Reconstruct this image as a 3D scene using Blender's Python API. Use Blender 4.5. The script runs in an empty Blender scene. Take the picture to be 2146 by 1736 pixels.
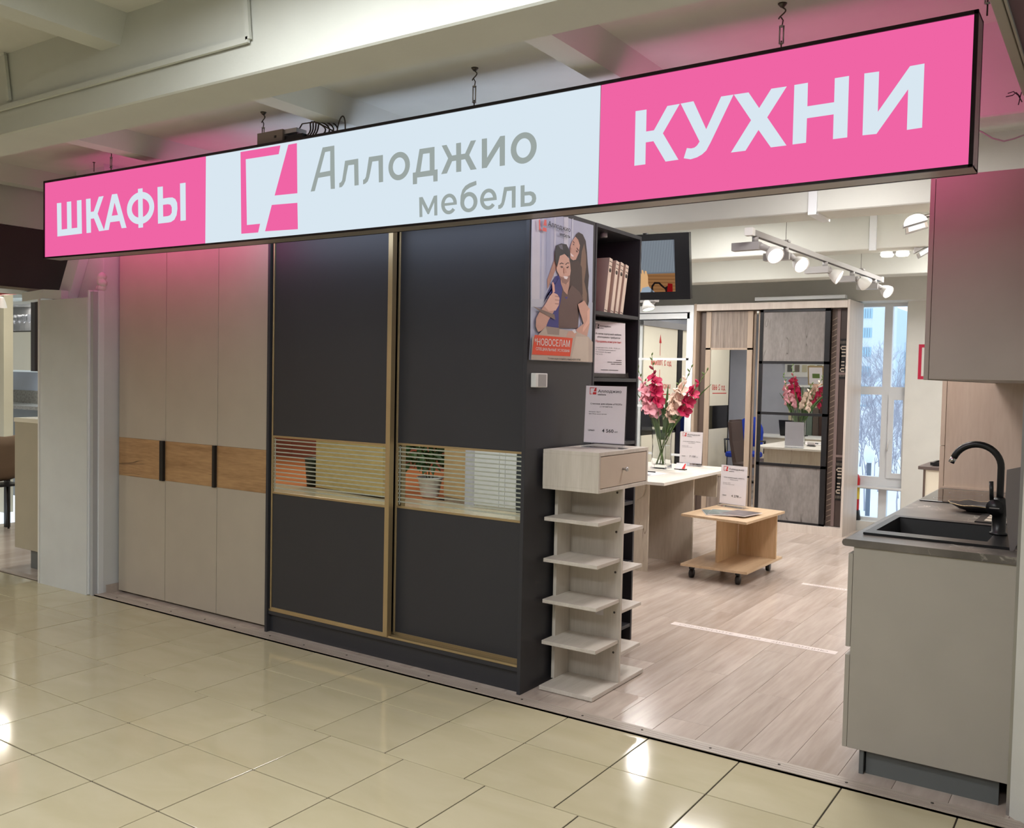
import bpy, bmesh, math, random
from mathutils import Vector, Matrix, noise
random.seed(7)
# ------------------------------------------------------------------ camera, world, lights, exposure
C = bpy.context.scene.collection
SC = bpy.context.scene
FPX, W, H = 1926.522, 2146.0, 1736.0
CAM = Vector((0, 0, 1.52))
RGT = Vector((0.83125039, 0.55550692, 0.02085335))
DWN = Vector((0.03941555, -0.02147923, -0.99899202))
FWD = Vector((-0.55449906, 0.83123445, -0.03975023))
cd = bpy.data.cameras.new('camera'); cam = bpy.data.objects.new('camera', cd); C.objects.link(cam)
cd.sensor_width = 36; cd.lens = FPX*36/W; cd.clip_start = 0.05; cd.clip_end = 600
m = Matrix.Identity(4)
for i in range(3):
    m[i][0] = RGT[i]; m[i][1] = -DWN[i]; m[i][2] = -FWD[i]; m[i][3] = CAM[i]
cam.matrix_world = m
SC.camera = cam
SC.view_settings.view_transform = 'Standard'; SC.view_settings.look = 'None'
SC.view_settings.exposure = 0.0; SC.view_settings.gamma = 1.0; SC.view_settings.use_curve_mapping = False

def lin(c):
    return tuple((v/255/12.92 if v/255 <= .04045 else ((v/255+.055)/1.055)**2.4) for v in c)

wd = bpy.data.worlds.new('winter_sky'); SC.world = wd; wd.use_nodes = True
nt = wd.node_tree; nt.nodes.clear()
wo = nt.nodes.new('ShaderNodeOutputWorld'); bg = nt.nodes.new('ShaderNodeBackground')
tc = nt.nodes.new('ShaderNodeTexCoord'); sx = nt.nodes.new('ShaderNodeSeparateXYZ'); rp = nt.nodes.new('ShaderNodeValToRGB')
nt.links.new(tc.outputs['Generated'], sx.inputs[0]); nt.links.new(sx.outputs['Z'], rp.inputs['Fac'])
rp.color_ramp.elements[0].color = (.80, .88, .95, 1); rp.color_ramp.elements[1].color = (.72, .84, 1, 1)
nt.links.new(rp.outputs[0], bg.inputs['Color']); bg.inputs['Strength'].default_value = 1.7
nt.links.new(bg.outputs[0], wo.inputs['Surface'])

def area(name, loc, size, power, color, rot=(0, 0, 0), sizey=None):
    l = bpy.data.lights.new(name, 'AREA'); l.energy = power; l.color = color
    l.shape = 'RECTANGLE'; l.size = size; l.size_y = sizey or size
    o = bpy.data.objects.new(name, l); o.location = loc; o.rotation_euler = rot; C.objects.link(o); return o
MALL = [(-2.22, 1.40), (-1.43, 1.35), (-4.6, -.05), (-5.9, -.2), (-2.7, -.9), (-7.6, 1.7), (-8.6, -.9), (-.2, -.5)]
MALL_P = [20, 28, 26, 24, 32, 17, 28, 28]
for (x, y), p in zip(MALL, MALL_P):
    area('mall_lamp', (x, y, 2.82), .58, p, (.965, .98, 1))
STORE = [(-3.2, 4.8), (-1.3, 4.8), (-4.3, 6.5), (-2.6, 6.5), (-1.0, 6.1), (-1.1, 8.2), (-3.2, 7.95)]  # lamps out of view; the last is added to brighten the shop's back
for (x, y), p in zip(STORE, (11, 20, 22, 24, 24, 34, 30)):
    area('unseen_store_lamp', (x, y, 2.82), .5, p, (1, .96, .945))
area('store_lamp_small', (-4.05, 8.55, 2.4), .10, 22, (1, .96, .92))

# ------------------------------------------------------------------ helpers
def onX(x, y, X): d = ray(x, y); return CAM + d*(X/d.x)
def onY(x, y, Y): d = ray(x, y); return CAM + d*(Y/d.y)
def onZ(x, y, Z=0.0): d = ray(x, y); return CAM + d*((Z-1.52)/d.z)
def ray(x, y): return RGT*((x-W/2)/FPX) + DWN*((y-H/2)/FPX) + FWD

class MB:
    def __init__(s): s.v = []; s.f = []; s.sm = []
    def add(s, vs, fs, smooth=False):
        b = len(s.v); s.v += [Vector(p) for p in vs]; s.f += [tuple(b+i for i in f) for f in fs]; s.sm += [smooth]*len(fs); return s
    def box(s, x0, x1, y0, y1, z0, z1, rot=None, bev=0.0):
        if x0 > x1: x0, x1 = x1, x0
        if y0 > y1: y0, y1 = y1, y0
        if z0 > z1: z0, z1 = z1, z0
        if bev > 0 and min(x1-x0, y1-y0, z1-z0) > 2.5*bev:
            bm = bmesh.new(); bmesh.ops.create_cube(bm, size=1)
            for v in bm.verts: v.co = Vector(((x0+x1)/2+v.co.x*(x1-x0), (y0+y1)/2+v.co.y*(y1-y0), (z0+z1)/2+v.co.z*(z1-z0)))
            bmesh.ops.bevel(bm, geom=bm.edges[:], offset=bev, segments=1, affect='EDGES')
            bm.verts.index_update()
            vs = [v.co.copy() for v in bm.verts]; fs = [tuple(v.index for v in f.verts) for f in bm.faces]; bm.free()
        else:
            vs = [Vector(p) for p in ((x0,y0,z0),(x1,y0,z0),(x1,y1,z0),(x0,y1,z0),(x0,y0,z1),(x1,y0,z1),(x1,y1,z1),(x0,y1,z1))]
            fs = [(0,3,2,1),(4,5,6,7),(0,1,5,4),(1,2,6,5),(2,3,7,6),(3,0,4,7)]
        if rot:
            c = Vector(((x0+x1)/2, (y0+y1)/2, (z0+z1)/2)); vs = [c+rot @ (v-c) for v in vs]
        return s.add(vs, fs)
    def obox(s, c, sx, sy, sz, rot):
        c = Vector(c); return s.box(c.x-sx/2, c.x+sx/2, c.y-sy/2, c.y+sy/2, c.z-sz/2, c.z+sz/2, rot)
    def prism(s, pts, ext):
        ext = Vector(ext); n = len(pts); vs = [Vector(p) for p in pts]; vs += [p+ext for p in vs]
        fs = [tuple(range(n)), tuple(range(2*n-1, n-1, -1))] + [(i, i+n, (i+1) % n+n, (i+1) % n) for i in range(n)]
        return s.add(vs, fs)
    def poly(s, pts): return s.add(pts, [tuple(range(len(pts)))])
    def lathe(s, prof, o=(0,0,0), axis=(0,0,1), n=20, smooth=True, cap=True):
        o = Vector(o); a = Vector(axis).normalized(); q = a.to_track_quat('Z', 'Y')
        vs = []; fs = []
        for r, h in prof:
            for k in range(n):
                t = 2*math.pi*k/n; vs.append(o+q @ Vector((r*math.cos(t), r*math.sin(t), h)))
        for i in range(len(prof)-1):
            for k in range(n):
                k2 = (k+1) % n; fs.append((i*n+k, i*n+k2, (i+1)*n+k2, (i+1)*n+k))
        if cap:
            fs.append(tuple(range(n-1, -1, -1))); fs.append(tuple((len(prof)-1)*n+k for k in range(n)))
        return s.add(vs, fs, smooth)
    def cyl(s, p, q, r, n=12, r2=None):
        p = Vector(p); q = Vector(q); return s.lathe([(r, 0), (r if r2 is None else r2, (q-p).length)], p, q-p, n)
    def tube(s, pts, r, n=8):
        pts = [Vector(p) for p in pts]; rr = r if isinstance(r, (list, tuple)) else [r]*len(pts)
        vs = []; fs = []; up = None
        for i, p in enumerate(pts):
            t = (pts[min(i+1, len(pts)-1)]-pts[max(i-1, 0)]).normalized()
            if up is None: up = t.orthogonal().normalized()
            up = (up-t*up.dot(t)).normalized(); sd = t.cross(up)
            for k in range(n):
                a = 2*math.pi*k/n; vs.append(p+(up*math.cos(a)+sd*math.sin(a))*rr[i])
        for i in range(len(pts)-1):
            for k in range(n):
                k2 = (k+1) % n; fs.append((i*n+k, i*n+k2, (i+1)*n+k2, (i+1)*n+k))
        fs.append(tuple(range(n-1, -1, -1))); fs.append(tuple((len(pts)-1)*n+k for k in range(n)))
        return s.add(vs, fs, True)
    def obj(s, name, mat, parent=None, label=None, raw=False):
        o0 = root_loc(parent) if parent and not raw else Vector((0, 0, 0))
        me = bpy.data.meshes.new(name); me.from_pydata([v-o0 for v in s.v], [], s.f)
        for p, q in zip(me.polygons, s.sm): p.use_smooth = q
        bm = bmesh.new(); bm.from_mesh(me); bmesh.ops.recalc_face_normals(bm, faces=bm.faces[:]); bm.to_mesh(me); bm.free()
        me.materials.append(mat); o = bpy.data.objects.new(name, me); C.objects.link(o)
        if parent: o.parent = parent
        if label: o['label'] = label
        return o
def root_loc(o):
    p = Vector((0, 0, 0))
    while o: p += o.location; o = o.parent
    return p
def thing(name, label, cat, loc=(0, 0, 0), group=None):
    o = bpy.data.objects.new(name, None); o.empty_display_size = .1; C.objects.link(o); o.location = loc
    o['label'] = label; o['category'] = cat
    if group: o['group'] = group
    return o
def tag(o, label, cat, group=None):
    o['label'] = label; o['category'] = cat
    if group: o['group'] = group
    return o
def struct(name, mb, mat, parent=None):
    o = mb.obj(name, mat, parent)
    if not parent: o['kind'] = 'structure'
    return o
def B(*a, bev=0.0): return MB().box(*a, bev=bev)

# ------------------------------------------------------------------ materials
def newmat(name):
    mt = bpy.data.materials.new(name); mt.use_nodes = True; n = mt.node_tree
    return mt, n, n.nodes['Principled BSDF']
def flat(name, c, rough=.5, metal=0.0, var=.03, scale=6.0, bump=0.0, bscale=120.0, spec=None):
    mt, n, b = newmat(name); col = lin(c)
    b.inputs['Roughness'].default_value = rough; b.inputs['Metallic'].default_value = metal
    if spec is not None: b.inputs['Specular IOR Level'].default_value = spec
    t = n.nodes.new('ShaderNodeTexCoord')
    nz = n.nodes.new('ShaderNodeTexNoise'); nz.inputs['Scale'].default_value = scale; nz.inputs['Detail'].default_value = 4
    r = n.nodes.new('ShaderNodeValToRGB')
    r.color_ramp.elements[0].position = .3; r.color_ramp.elements[1].position = .7
    r.color_ramp.elements[0].color = tuple(v*(1-var) for v in col)+(1,); r.color_ramp.elements[1].color = tuple(min(1, v*(1+var)) for v in col)+(1,)
    n.links.new(t.outputs['Object'], nz.inputs['Vector']); n.links.new(nz.outputs['Fac'], r.inputs['Fac']); n.links.new(r.outputs[0], b.inputs['Base Color'])
    if bump:
        n2 = n.nodes.new('ShaderNodeTexNoise'); n2.inputs['Scale'].default_value = bscale; n2.inputs['Detail'].default_value = 3
        bp = n.nodes.new('ShaderNodeBump'); bp.inputs['Strength'].default_value = bump; bp.inputs['Distance'].default_value = .002
        n.links.new(t.outputs['Object'], n2.inputs['Vector']); n.links.new(n2.outputs['Fac'], bp.inputs['Height']); n.links.new(bp.outputs[0], b.inputs['Normal'])
    return mt
def wood(name, c1, c2, axis='Z', scale=9.0, stretch=14.0, rough=.45, crack=None, rnd=0.0, knots=0.0, fine=0.35):
    mt, n, b = newmat(name); L = n.links.new
    b.inputs['Roughness'].default_value = rough
    t = n.nodes.new('ShaderNodeTexCoord'); mp = n.nodes.new('ShaderNodeMapping')
    sc = [scale]*3; sc['XYZ'.index(axis)] = scale/stretch; mp.inputs['Scale'].default_value = sc
    L(t.outputs['Object'], mp.inputs['Vector'])
    oi = n.nodes.new('ShaderNodeObjectInfo'); cb = n.nodes.new('ShaderNodeVectorMath'); cb.operation = 'SCALE'
    v = n.nodes.new('ShaderNodeCombineXYZ'); L(oi.outputs['Random'], v.inputs[0]); L(oi.outputs['Random'], v.inputs[1]); L(oi.outputs['Random'], v.inputs[2])
    L(v.outputs[0], cb.inputs[0]); cb.inputs['Scale'].default_value = 37.0; L(cb.outputs[0], mp.inputs['Location'])
    n1 = n.nodes.new('ShaderNodeTexNoise'); n1.inputs['Scale'].default_value = 1; n1.inputs['Detail'].default_value = 6; n1.inputs['Distortion'].default_value = .8
    n2 = n.nodes.new('ShaderNodeTexNoise'); n2.inputs['Scale'].default_value = 9; n2.inputs['Detail'].default_value = 4
    L(mp.outputs[0], n1.inputs['Vector']); L(mp.outputs[0], n2.inputs['Vector'])
    mx = n.nodes.new('ShaderNodeMix'); mx.inputs[0].default_value = fine; L(n1.outputs['Fac'], mx.inputs[2]); L(n2.outputs['Fac'], mx.inputs[3])
    r = n.nodes.new('ShaderNodeValToRGB'); r.color_ramp.elements[0].position = .33; r.color_ramp.elements[1].position = .67
    r.color_ramp.elements[0].color = lin(c1)+(1,); r.color_ramp.elements[1].color = lin(c2)+(1,)
    L(mx.outputs[0], r.inputs['Fac']); out = r.outputs[0]
    if rnd:
        hv = n.nodes.new('ShaderNodeHueSaturation'); ma = n.nodes.new('ShaderNodeMapRange'); L(oi.outputs['Random'], ma.inputs[0])
        ma.inputs[3].default_value = 1-rnd; ma.inputs[4].default_value = 1+rnd; L(ma.outputs[0], hv.inputs['Value']); L(out, hv.inputs['Color']); out = hv.outputs[0]
    if crack:
        m2 = n.nodes.new('ShaderNodeMapping'); s2 = [7.0]*3; s2['XYZ'.index(axis)] = .9; m2.inputs['Scale'].default_value = s2; L(t.outputs['Object'], m2.inputs['Vector']); L(cb.outputs[0], m2.inputs['Location'])
        n3 = n.nodes.new('ShaderNodeTexNoise'); n3.inputs['Scale'].default_value = 1.0; n3.inputs['Detail'].default_value = 3; n3.inputs['Distortion'].default_value = .4; L(m2.outputs[0], n3.inputs['Vector'])
        s = n.nodes.new('ShaderNodeMath'); s.operation = 'SUBTRACT'; s.inputs[1].default_value = .5; L(n3.outputs['Fac'], s.inputs[0])
        a = n.nodes.new('ShaderNodeMath'); a.operation = 'ABSOLUTE'; L(s.outputs[0], a.inputs[0])
        lt = n.nodes.new('ShaderNodeMapRange'); lt.inputs[1].default_value = .0; lt.inputs[2].default_value = .006; lt.inputs[3].default_value = 1; lt.inputs[4].default_value = 0; L(a.outputs[0], lt.inputs[0])
        n4 = n.nodes.new('ShaderNodeTexNoise'); n4.inputs['Scale'].default_value = 3.0; L(t.outputs['Object'], n4.inputs['Vector'])
        g = n.nodes.new('ShaderNodeMapRange'); g.inputs[1].default_value = .56; g.inputs[2].default_value = .62; L(n4.outputs['Fac'], g.inputs[0])
        mu = n.nodes.new('ShaderNodeMath'); mu.operation = 'MULTIPLY'; L(lt.outputs[0], mu.inputs[0]); L(g.outputs[0], mu.inputs[1])
        mc = n.nodes.new('ShaderNodeMix'); mc.data_type = 'RGBA'; L(mu.outputs[0], mc.inputs[0]); L(out, mc.inputs[6]); mc.inputs[7].default_value = lin(crack)+(1,); out = mc.outputs[2]
    L(out, b.inputs['Base Color'])
    return mt
def emit(name, c, s=1.0, solid=True):
    mt = bpy.data.materials.new(name); mt.use_nodes = True; n = mt.node_tree; n.nodes.clear()
    e = n.nodes.new('ShaderNodeEmission'); e.inputs[0].default_value = lin(c)+(1,); e.inputs[1].default_value = s
    o = n.nodes.new('ShaderNodeOutputMaterial'); n.links.new(e.outputs[0], o.inputs[0]); return mt
def marble(name, c1, c2, vein, scale=5.0, rough=.25, vw=.03):
    mt, n, b = newmat(name); L = n.links.new; b.inputs['Roughness'].default_value = rough
    t = n.nodes.new('ShaderNodeTexCoord')
    n1 = n.nodes.new('ShaderNodeTexNoise'); n1.inputs['Scale'].default_value = scale; n1.inputs['Detail'].default_value = 6; L(t.outputs['Object'], n1.inputs['Vector'])
    r = n.nodes.new('ShaderNodeValToRGB'); r.color_ramp.elements[0].color = lin(c1)+(1,); r.color_ramp.elements[1].color = lin(c2)+(1,); r.color_ramp.elements[0].position = .3; r.color_ramp.elements[1].position = .7
    L(n1.outputs['Fac'], r.inputs['Fac'])
    n2 = n.nodes.new('ShaderNodeTexNoise'); n2.inputs['Scale'].default_value = scale*1.1; n2.inputs['Detail'].default_value = 5; n2.inputs['Distortion'].default_value = 1.4; L(t.outputs['Object'], n2.inputs['Vector'])
    s = n.nodes.new('ShaderNodeMath'); s.operation = 'SUBTRACT'; s.inputs[1].default_value = .5; L(n2.outputs['Fac'], s.inputs[0])
    a = n.nodes.new('ShaderNodeMath'); a.operation = 'ABSOLUTE'; L(s.outputs[0], a.inputs[0])
    q = n.nodes.new('ShaderNodeMapRange'); q.inputs[1].default_value = 0; q.inputs[2].default_value = vw*.25; q.inputs[3].default_value = 1; q.inputs[4].default_value = 0; L(a.outputs[0], q.inputs[0])
    n4 = n.nodes.new('ShaderNodeTexNoise'); n4.inputs['Scale'].default_value = scale*.7; L(t.outputs['Object'], n4.inputs['Vector'])
    g = n.nodes.new('ShaderNodeMapRange'); g.inputs[1].default_value = .5; g.inputs[2].default_value = .65; L(n4.outputs['Fac'], g.inputs[0])
    mu = n.nodes.new('ShaderNodeMath'); mu.operation = 'MULTIPLY'; L(q.outputs[0], mu.inputs[0]); L(g.outputs[0], mu.inputs[1])
    mc = n.nodes.new('ShaderNodeMix'); mc.data_type = 'RGBA'; L(mu.outputs[0], mc.inputs[0]); L(r.outputs[0], mc.inputs[6]); mc.inputs[7].default_value = lin(vein)+(1,)
    L(mc.outputs[2], b.inputs['Base Color']); return mt
def tilemat(name):
    mt, n, b = newmat(name); L = n.links.new; b.inputs['Roughness'].default_value = .09; b.inputs['Specular IOR Level'].default_value = .5
    t = n.nodes.new('ShaderNodeTexCoord'); oi = n.nodes.new('ShaderNodeObjectInfo')
    ad = n.nodes.new('ShaderNodeVectorMath'); v = n.nodes.new('ShaderNodeCombineXYZ'); ml = n.nodes.new('ShaderNodeMath'); ml.operation = 'MULTIPLY'; ml.inputs[1].default_value = 50
    L(oi.outputs['Random'], ml.inputs[0]); L(ml.outputs[0], v.inputs[0]); L(ml.outputs[0], v.inputs[1]); L(t.outputs['Object'], ad.inputs[0]); L(v.outputs[0], ad.inputs[1])
    mp = n.nodes.new('ShaderNodeMapping'); mp.inputs['Scale'].default_value = (2.2, 5.5, 1); mp.inputs['Rotation'].default_value = (0, 0, .5); L(ad.outputs[0], mp.inputs['Vector'])
    n1 = n.nodes.new('ShaderNodeTexNoise'); n1.inputs['Scale'].default_value = 1.2; n1.inputs['Detail'].default_value = 7; n1.inputs['Distortion'].default_value = .7; L(mp.outputs[0], n1.inputs['Vector'])
    r = n.nodes.new('ShaderNodeValToRGB'); r.color_ramp.elements[0].color = lin((197, 187, 154))+(1,); r.color_ramp.elements[1].color = lin((204, 194, 163))+(1,)
    r.color_ramp.elements[0].position = .35; r.color_ramp.elements[1].position = .65; L(n1.outputs['Fac'], r.inputs['Fac'])
    hv = n.nodes.new('ShaderNodeHueSaturation'); ma = n.nodes.new('ShaderNodeMapRange'); L(oi.outputs['Random'], ma.inputs[0]); ma.inputs[3].default_value = .97; ma.inputs[4].default_value = 1.03
    L(ma.outputs[0], hv.inputs['Value']); L(r.outputs[0], hv.inputs['Color']); L(hv.outputs[0], b.inputs['Base Color'])
    return mt
def glassmat(name, tint=(1, 1, 1), refl=.1, rough=.0):
    mt = bpy.data.materials.new(name); mt.use_nodes = True; n = mt.node_tree; n.nodes.clear(); L = n.links.new
    tr = n.nodes.new('ShaderNodeBsdfTransparent'); tr.inputs[0].default_value = tint+(1,)
    gl = n.nodes.new('ShaderNodeBsdfGlossy'); gl.inputs['Roughness'].default_value = rough
    lw = n.nodes.new('ShaderNodeLayerWeight'); lw.inputs['Blend'].default_value = .5
    pw = n.nodes.new('ShaderNodeMath'); pw.operation = 'POWER'; pw.inputs[1].default_value = 4.0; ml = n.nodes.new('ShaderNodeMath'); ml.operation = 'MULTIPLY_ADD'; ml.inputs[1].default_value = .7; ml.inputs[2].default_value = refl*.4
    mx = n.nodes.new('ShaderNodeMixShader'); o = n.nodes.new('ShaderNodeOutputMaterial')
    L(lw.outputs['Facing'], pw.inputs[0]); L(pw.outputs[0], ml.inputs[0]); L(ml.outputs[0], mx.inputs[0]); L(tr.outputs[0], mx.inputs[1]); L(gl.outputs[0], mx.inputs[2]); L(mx.outputs[0], o.inputs[0]); return mt

M = {}
M['tile'] = tilemat('beige_porcelain'); M['grout'] = flat('dark_grout', (62, 54, 48), .9)
M['plank'] = wood('grey_laminate', (174, 158, 146), (206, 192, 181), 'Y', 5, 11, .2, rnd=.06)
M['plank_trim'] = wood('grey_laminate_trim', (165, 152, 142), (190, 178, 166), 'X', 6, 20, .4)
M['paint'] = flat('white_wall_paint', (212, 212, 205), .7, bump=.15, bscale=90)
M['ceil'] = flat('ceiling_plaster', (206, 206, 198), .8, bump=.3, bscale=60)
M['beam'] = flat('beam_plaster', (204, 206, 198), .75, var=.03, scale=3, bump=.4, bscale=45)
M['paintc'] = flat('cool_white_column_paint', (207, 210, 209), .7, bump=.15, bscale=90)
M['lav'] = flat('lavender_wall_paint', (196, 198, 208), .7)
M['anth'] = flat('anthracite_melamine', (56, 56, 60), .42, var=.02, spec=.35)
M['anth_in'] = flat('dark_navy_melamine', (54, 55, 70), .5)
M['gold'] = flat('champagne_profile', (186, 164, 124), .35, .6)
M['mirror'] = flat('mirror_silver', (226, 228, 226), .0, 1.0, var=0)
M['etch'] = flat('etched_frosted_stripe', (176, 180, 166), .6)
M['cash'] = flat('cashmere_melamine', (184, 174, 158), .5)
M['oak'] = wood('golden_oak', (150, 112, 74), (196, 158, 112), 'X', 12, 9, .5, crack=(70, 45, 28))
M['oak2'] = wood('light_sonoma_oak', (184, 152, 114), (211, 183, 146), 'Z', 14, 14, .45)
M['oak2x'] = wood('light_sonoma_oak_flat', (184, 154, 120), (208, 182, 150), 'Y', 14, 14, .4)
M['ash'] = wood('pale_ash', (198, 190, 177), (218, 210, 199), 'Z', 16, 14, .5)
M['ashx'] = wood('pale_ash_flat', (200, 192, 180), (220, 212, 202), 'Y', 16, 14, .5)
M['craft'] = wood('white_craft_oak', (182, 170, 152), (206, 196, 180), 'Z', 8, 8, .5, crack=(110, 90, 72))
M['craftt'] = wood('white_craft_oak_top', (206, 200, 190), (226, 220, 211), 'Y', 8, 8, .35)
M['pinkoak'] = wood('rosy_craft_oak', (204, 184, 164), (220, 203, 184), 'Z', 7, 8, .5, crack=(120, 95, 75))
M['black'] = flat('black_matte', (22, 22, 24), .35, var=.02)
M['blackgl'] = flat('black_gloss', (10, 10, 12), .03, var=0)
M['blackfr'] = flat('black_frame', (24, 24, 27), .4)
M['white'] = flat('white_enamel', (226, 226, 222), .35, var=.01)
M['pvc'] = flat('white_pvc', (222, 226, 228), .3, var=.01)
M['paper'] = flat('white_paper', (226, 220, 222), .7, var=.01)
M['chrome'] = flat('chrome', (200, 200, 200), .15, 1.0, var=0)
M['steel'] = flat('dark_steel', (92, 86, 80), .4, .8)
M['alu'] = flat('aluminium', (190, 190, 190), .35, .9)
M['greyenamel'] = flat('grey_enamel', (160, 158, 156), .35)
M['grey'] = flat('grey_plinth', (104, 108, 108), .45)
M['kpanel'] = flat('warm_grey_melamine', (174, 168, 158), .5)
M['kup'] = flat('warm_grey_upper', (172, 163, 154), .5)
M['stone'] = marble('dark_marble', (88, 84, 79), (122, 116, 108), (196, 190, 178), 6, .3, .09)
M['concrete'] = wood('grey_concrete_decor', (112, 107, 104), (145, 140, 137), 'Z', 6, 3, .5, crack=(80, 74, 70))
M['rough'] = wood('grey_brown_line_wood', (96, 84, 76), (158, 144, 132), 'Z', 40, 40, .5)
M['bwood'] = wood('taupe_wood', (158, 140, 122), (176, 158, 140), 'Z', 18, 16, .5)
M['paleoak'] = wood('pale_pink_oak', (196, 184, 174), (214, 204, 194), 'Z', 12, 14, .45)
M['dbrown'] = flat('dark_brown_panel', (92, 78, 70), .45)
M['cream'] = flat('cream_gloss', (232, 226, 208), .3, var=.01)
M['acryl'] = glassmat('clear_acrylic', (.95, .96, .98), .12)
M['pane'] = glassmat('window_glass', (.96, .985, 1), .06)
M['dgrey'] = flat('dark_sign_panel', (62, 46, 46), .5)
M['frame'] = flat('olive_grey_frame', (150, 146, 128), .5)
M['signalu'] = flat('sign_housing', (168, 160, 150), .4, .3)
M['signblk'] = flat('sign_black_edge', (24, 12, 18), .4)
M['pinkE'] = emit('pink_backlit_film', (240, 101, 165), 1.0); M['pinkB'] = emit('pink_backlit_film_rear', (243, 103, 168), 2.3)
M['whiteE'] = emit('white_backlit_film', (217, 231, 241), 1.0); M['whiteB'] = emit('white_backlit_film_rear', (212, 226, 250), 2.6)
M['greyE'] = emit('grey_backlit_film', (156, 166, 163), 1.0)
M['lampE'] = emit('lamp_glow', (255, 250, 240), 3.0); M['floodE'] = emit('flood_glow', (250, 250, 250), 1.3)
M['lampdim'] = emit('fluorescent_glow', (240, 250, 240), 2.2)
M['ink'] = flat('black_ink', (38, 36, 38), .7)
M['inkred'] = flat('red_ink', (196, 40, 40), .6)
M['crimson'] = flat('crimson_vinyl', (186, 24, 62), .5)
M['redext'] = flat('red_enamel', (190, 24, 30), .3)
M['orange'] = flat('orange_red_print', (222, 74, 42), .5)
M['green'] = flat('leaf_green', (62, 92, 44), .45, var=.15)
M['green2'] = flat('stem_green', (92, 116, 58), .5)
M['magenta'] = flat('magenta_petal', (186, 26, 78), .55, var=.12)
M['pinkp'] = flat('pale_pink_petal', (232, 164, 176), .6, var=.1)
M['creamp'] = flat('cream_petal', (240, 214, 196), .6, var=.06)
M['bud'] = flat('dark_red_bud', (140, 40, 60), .6)
M['blue'] = flat('royal_blue_fabric', (26, 58, 168), .85, bump=.2)
M['brownf'] = flat('brown_velvet', (122, 100, 80), .8, var=.08)
M['brownl'] = flat('dark_brown_leather', (66, 50, 46), .5)
M['beigebook'] = flat('kraft_cover', (220, 202, 184), .7)
M['snow'] = flat('snow', (232, 238, 244), .9)
M['bark'] = flat('winter_bark', (170, 170, 182), .9)
M['tower'] = flat('hazed_tower_concrete', (214, 224, 232), .9)  # bluish distance haze is put into the wall colour
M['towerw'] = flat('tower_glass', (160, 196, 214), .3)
# ------------------------------------------------------------------ lettering (built-in font turned into flat meshes)
STR = {('ШКАФЫ', .018), ('КУХНИ', .035), ('ллоджио', .012), ('мебель', .004), ('Аллоджио', .01), ('мебель', .02), ('*НОВОСЕЛАМ', .012), ('СПЕЦИАЛЬНЫЕ УСЛОВИЯ', .01),
 ('*Условия акции уточняйте у менеджеров салона', 0), ('Стеллаж для обуви «ЭКОП»', .02), ('(1170*500*310)', .01), ('Материал: ЛДСП', 0), ('Цвет: Ясень анкор светлый', 0), ('Цена:', .02),
 ('4 560', .025), ('руб.', 0), ('Стол раскладной «ЭКОН»', .02), ('«Раскладной»', .01), ('7 150', .02), ('Стол журнальный «НЕКСТ»', .02), ('(журнальный)', .01), ('4 278', .02),
 ('В салон корпусной мебели', .012), ('«Аллоджио» требуется', .012), ('Продавец-консультант', .02), ('• Заработная плата: 35 000 – 70 000 руб.,', 0), ('• Официальное трудоустройство;', 0), ('• Бесплатное обучение;', 0), ('• График 2/2;', 0),
 ('до 2 700мм', .01), ('до 2 660', .01), ('ширина', .01), ('СОБЛЮДАЙТЕ  /  1,5М  /  ДИСТАНЦИЮ', .015)}
GL = {}
_tmp = []
for s, off in STR:
    cu = bpy.data.curves.new('t', 'FONT'); cu.body = s; cu.resolution_u = 3; cu.fill_mode = 'FRONT'
    o = bpy.data.objects.new('t', cu); C.objects.link(o); _tmp.append((s, off, o))
dg = bpy.context.evaluated_depsgraph_get(); dg.update()
for s, off, o in _tmp:
    me = bpy.data.meshes.new_from_object(o.evaluated_get(dg))
    vs = [v.co.copy() for v in me.vertices]; x0 = min(v.x for v in vs); x1 = max(v.x for v in vs); y0 = min(v.y for v in vs); y1 = max(v.y for v in vs)
    GL[s, off] = ([((v.x-x0)/(x1-x0), (v.y-y0)/(y1-y0)) for v in vs], [tuple(p.vertices) for p in me.polygons], (x1-x0)/(y1-y0))
    bpy.data.meshes.remove(me)
for s, off, o in _tmp:
    cu = o.data; bpy.data.objects.remove(o); bpy.data.curves.remove(cu)
def textq(s, off, BL, BR, TL, TR, mat, parent, name='lettering', sink=None):
    BL, BR, TL, TR = map(Vector, (BL, BR, TL, TR)); vv, ff, asp = GL[s, off]; mb = MB()
    nn = (BR-BL).cross(TL-BL).normalized()*.0002
    for ki, sh in enumerate((0,) if not off else (-off/asp*.6, off/asp*.6)):
        mb.add([nn*ki+(BL*(1-u-sh)+BR*(u+sh))*(1-w)+(TL*(1-u-sh)+TR*(u+sh))*w for u, w in vv], ff)
    o = mb.obj(name, mat, parent); o['kind'] = 'stuff'; return o
def textline(s, off, o, u, v, h, mat, parent, width=None, align=0.0, name='lettering'):
    o = Vector(o); u = Vector(u).normalized(); v = Vector(v).normalized(); w = width or GL[s, off][2]*h; o = o-u*w*align
    return textq(s, off, o, o+u*w, o+v*h, o+u*w+v*h, mat, parent, name)
# the shop's mark: outline bracket and slanted A, in unit coordinates
LOGO = [[(0, 1), (.72, 1), (.68, .915), (.085, .915), (.085, .085), (.33, .085), (.30, 0), (0, 0)],
        [(.83, 1), (1, 1), (1, .44), (.58, .44)], [(.535, .33), (1, .33), (1, 0), (.44, 0)]]
def logo(o, u, v, w, h, mat, parent, name='logo'):
    o = Vector(o); u = Vector(u); v = Vector(v); mb = MB()
    for pl in LOGO: mb.poly([o+u*(x*w)+v*(y*h) for x, y in pl])
    return mb.obj(name, mat, parent)

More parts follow.
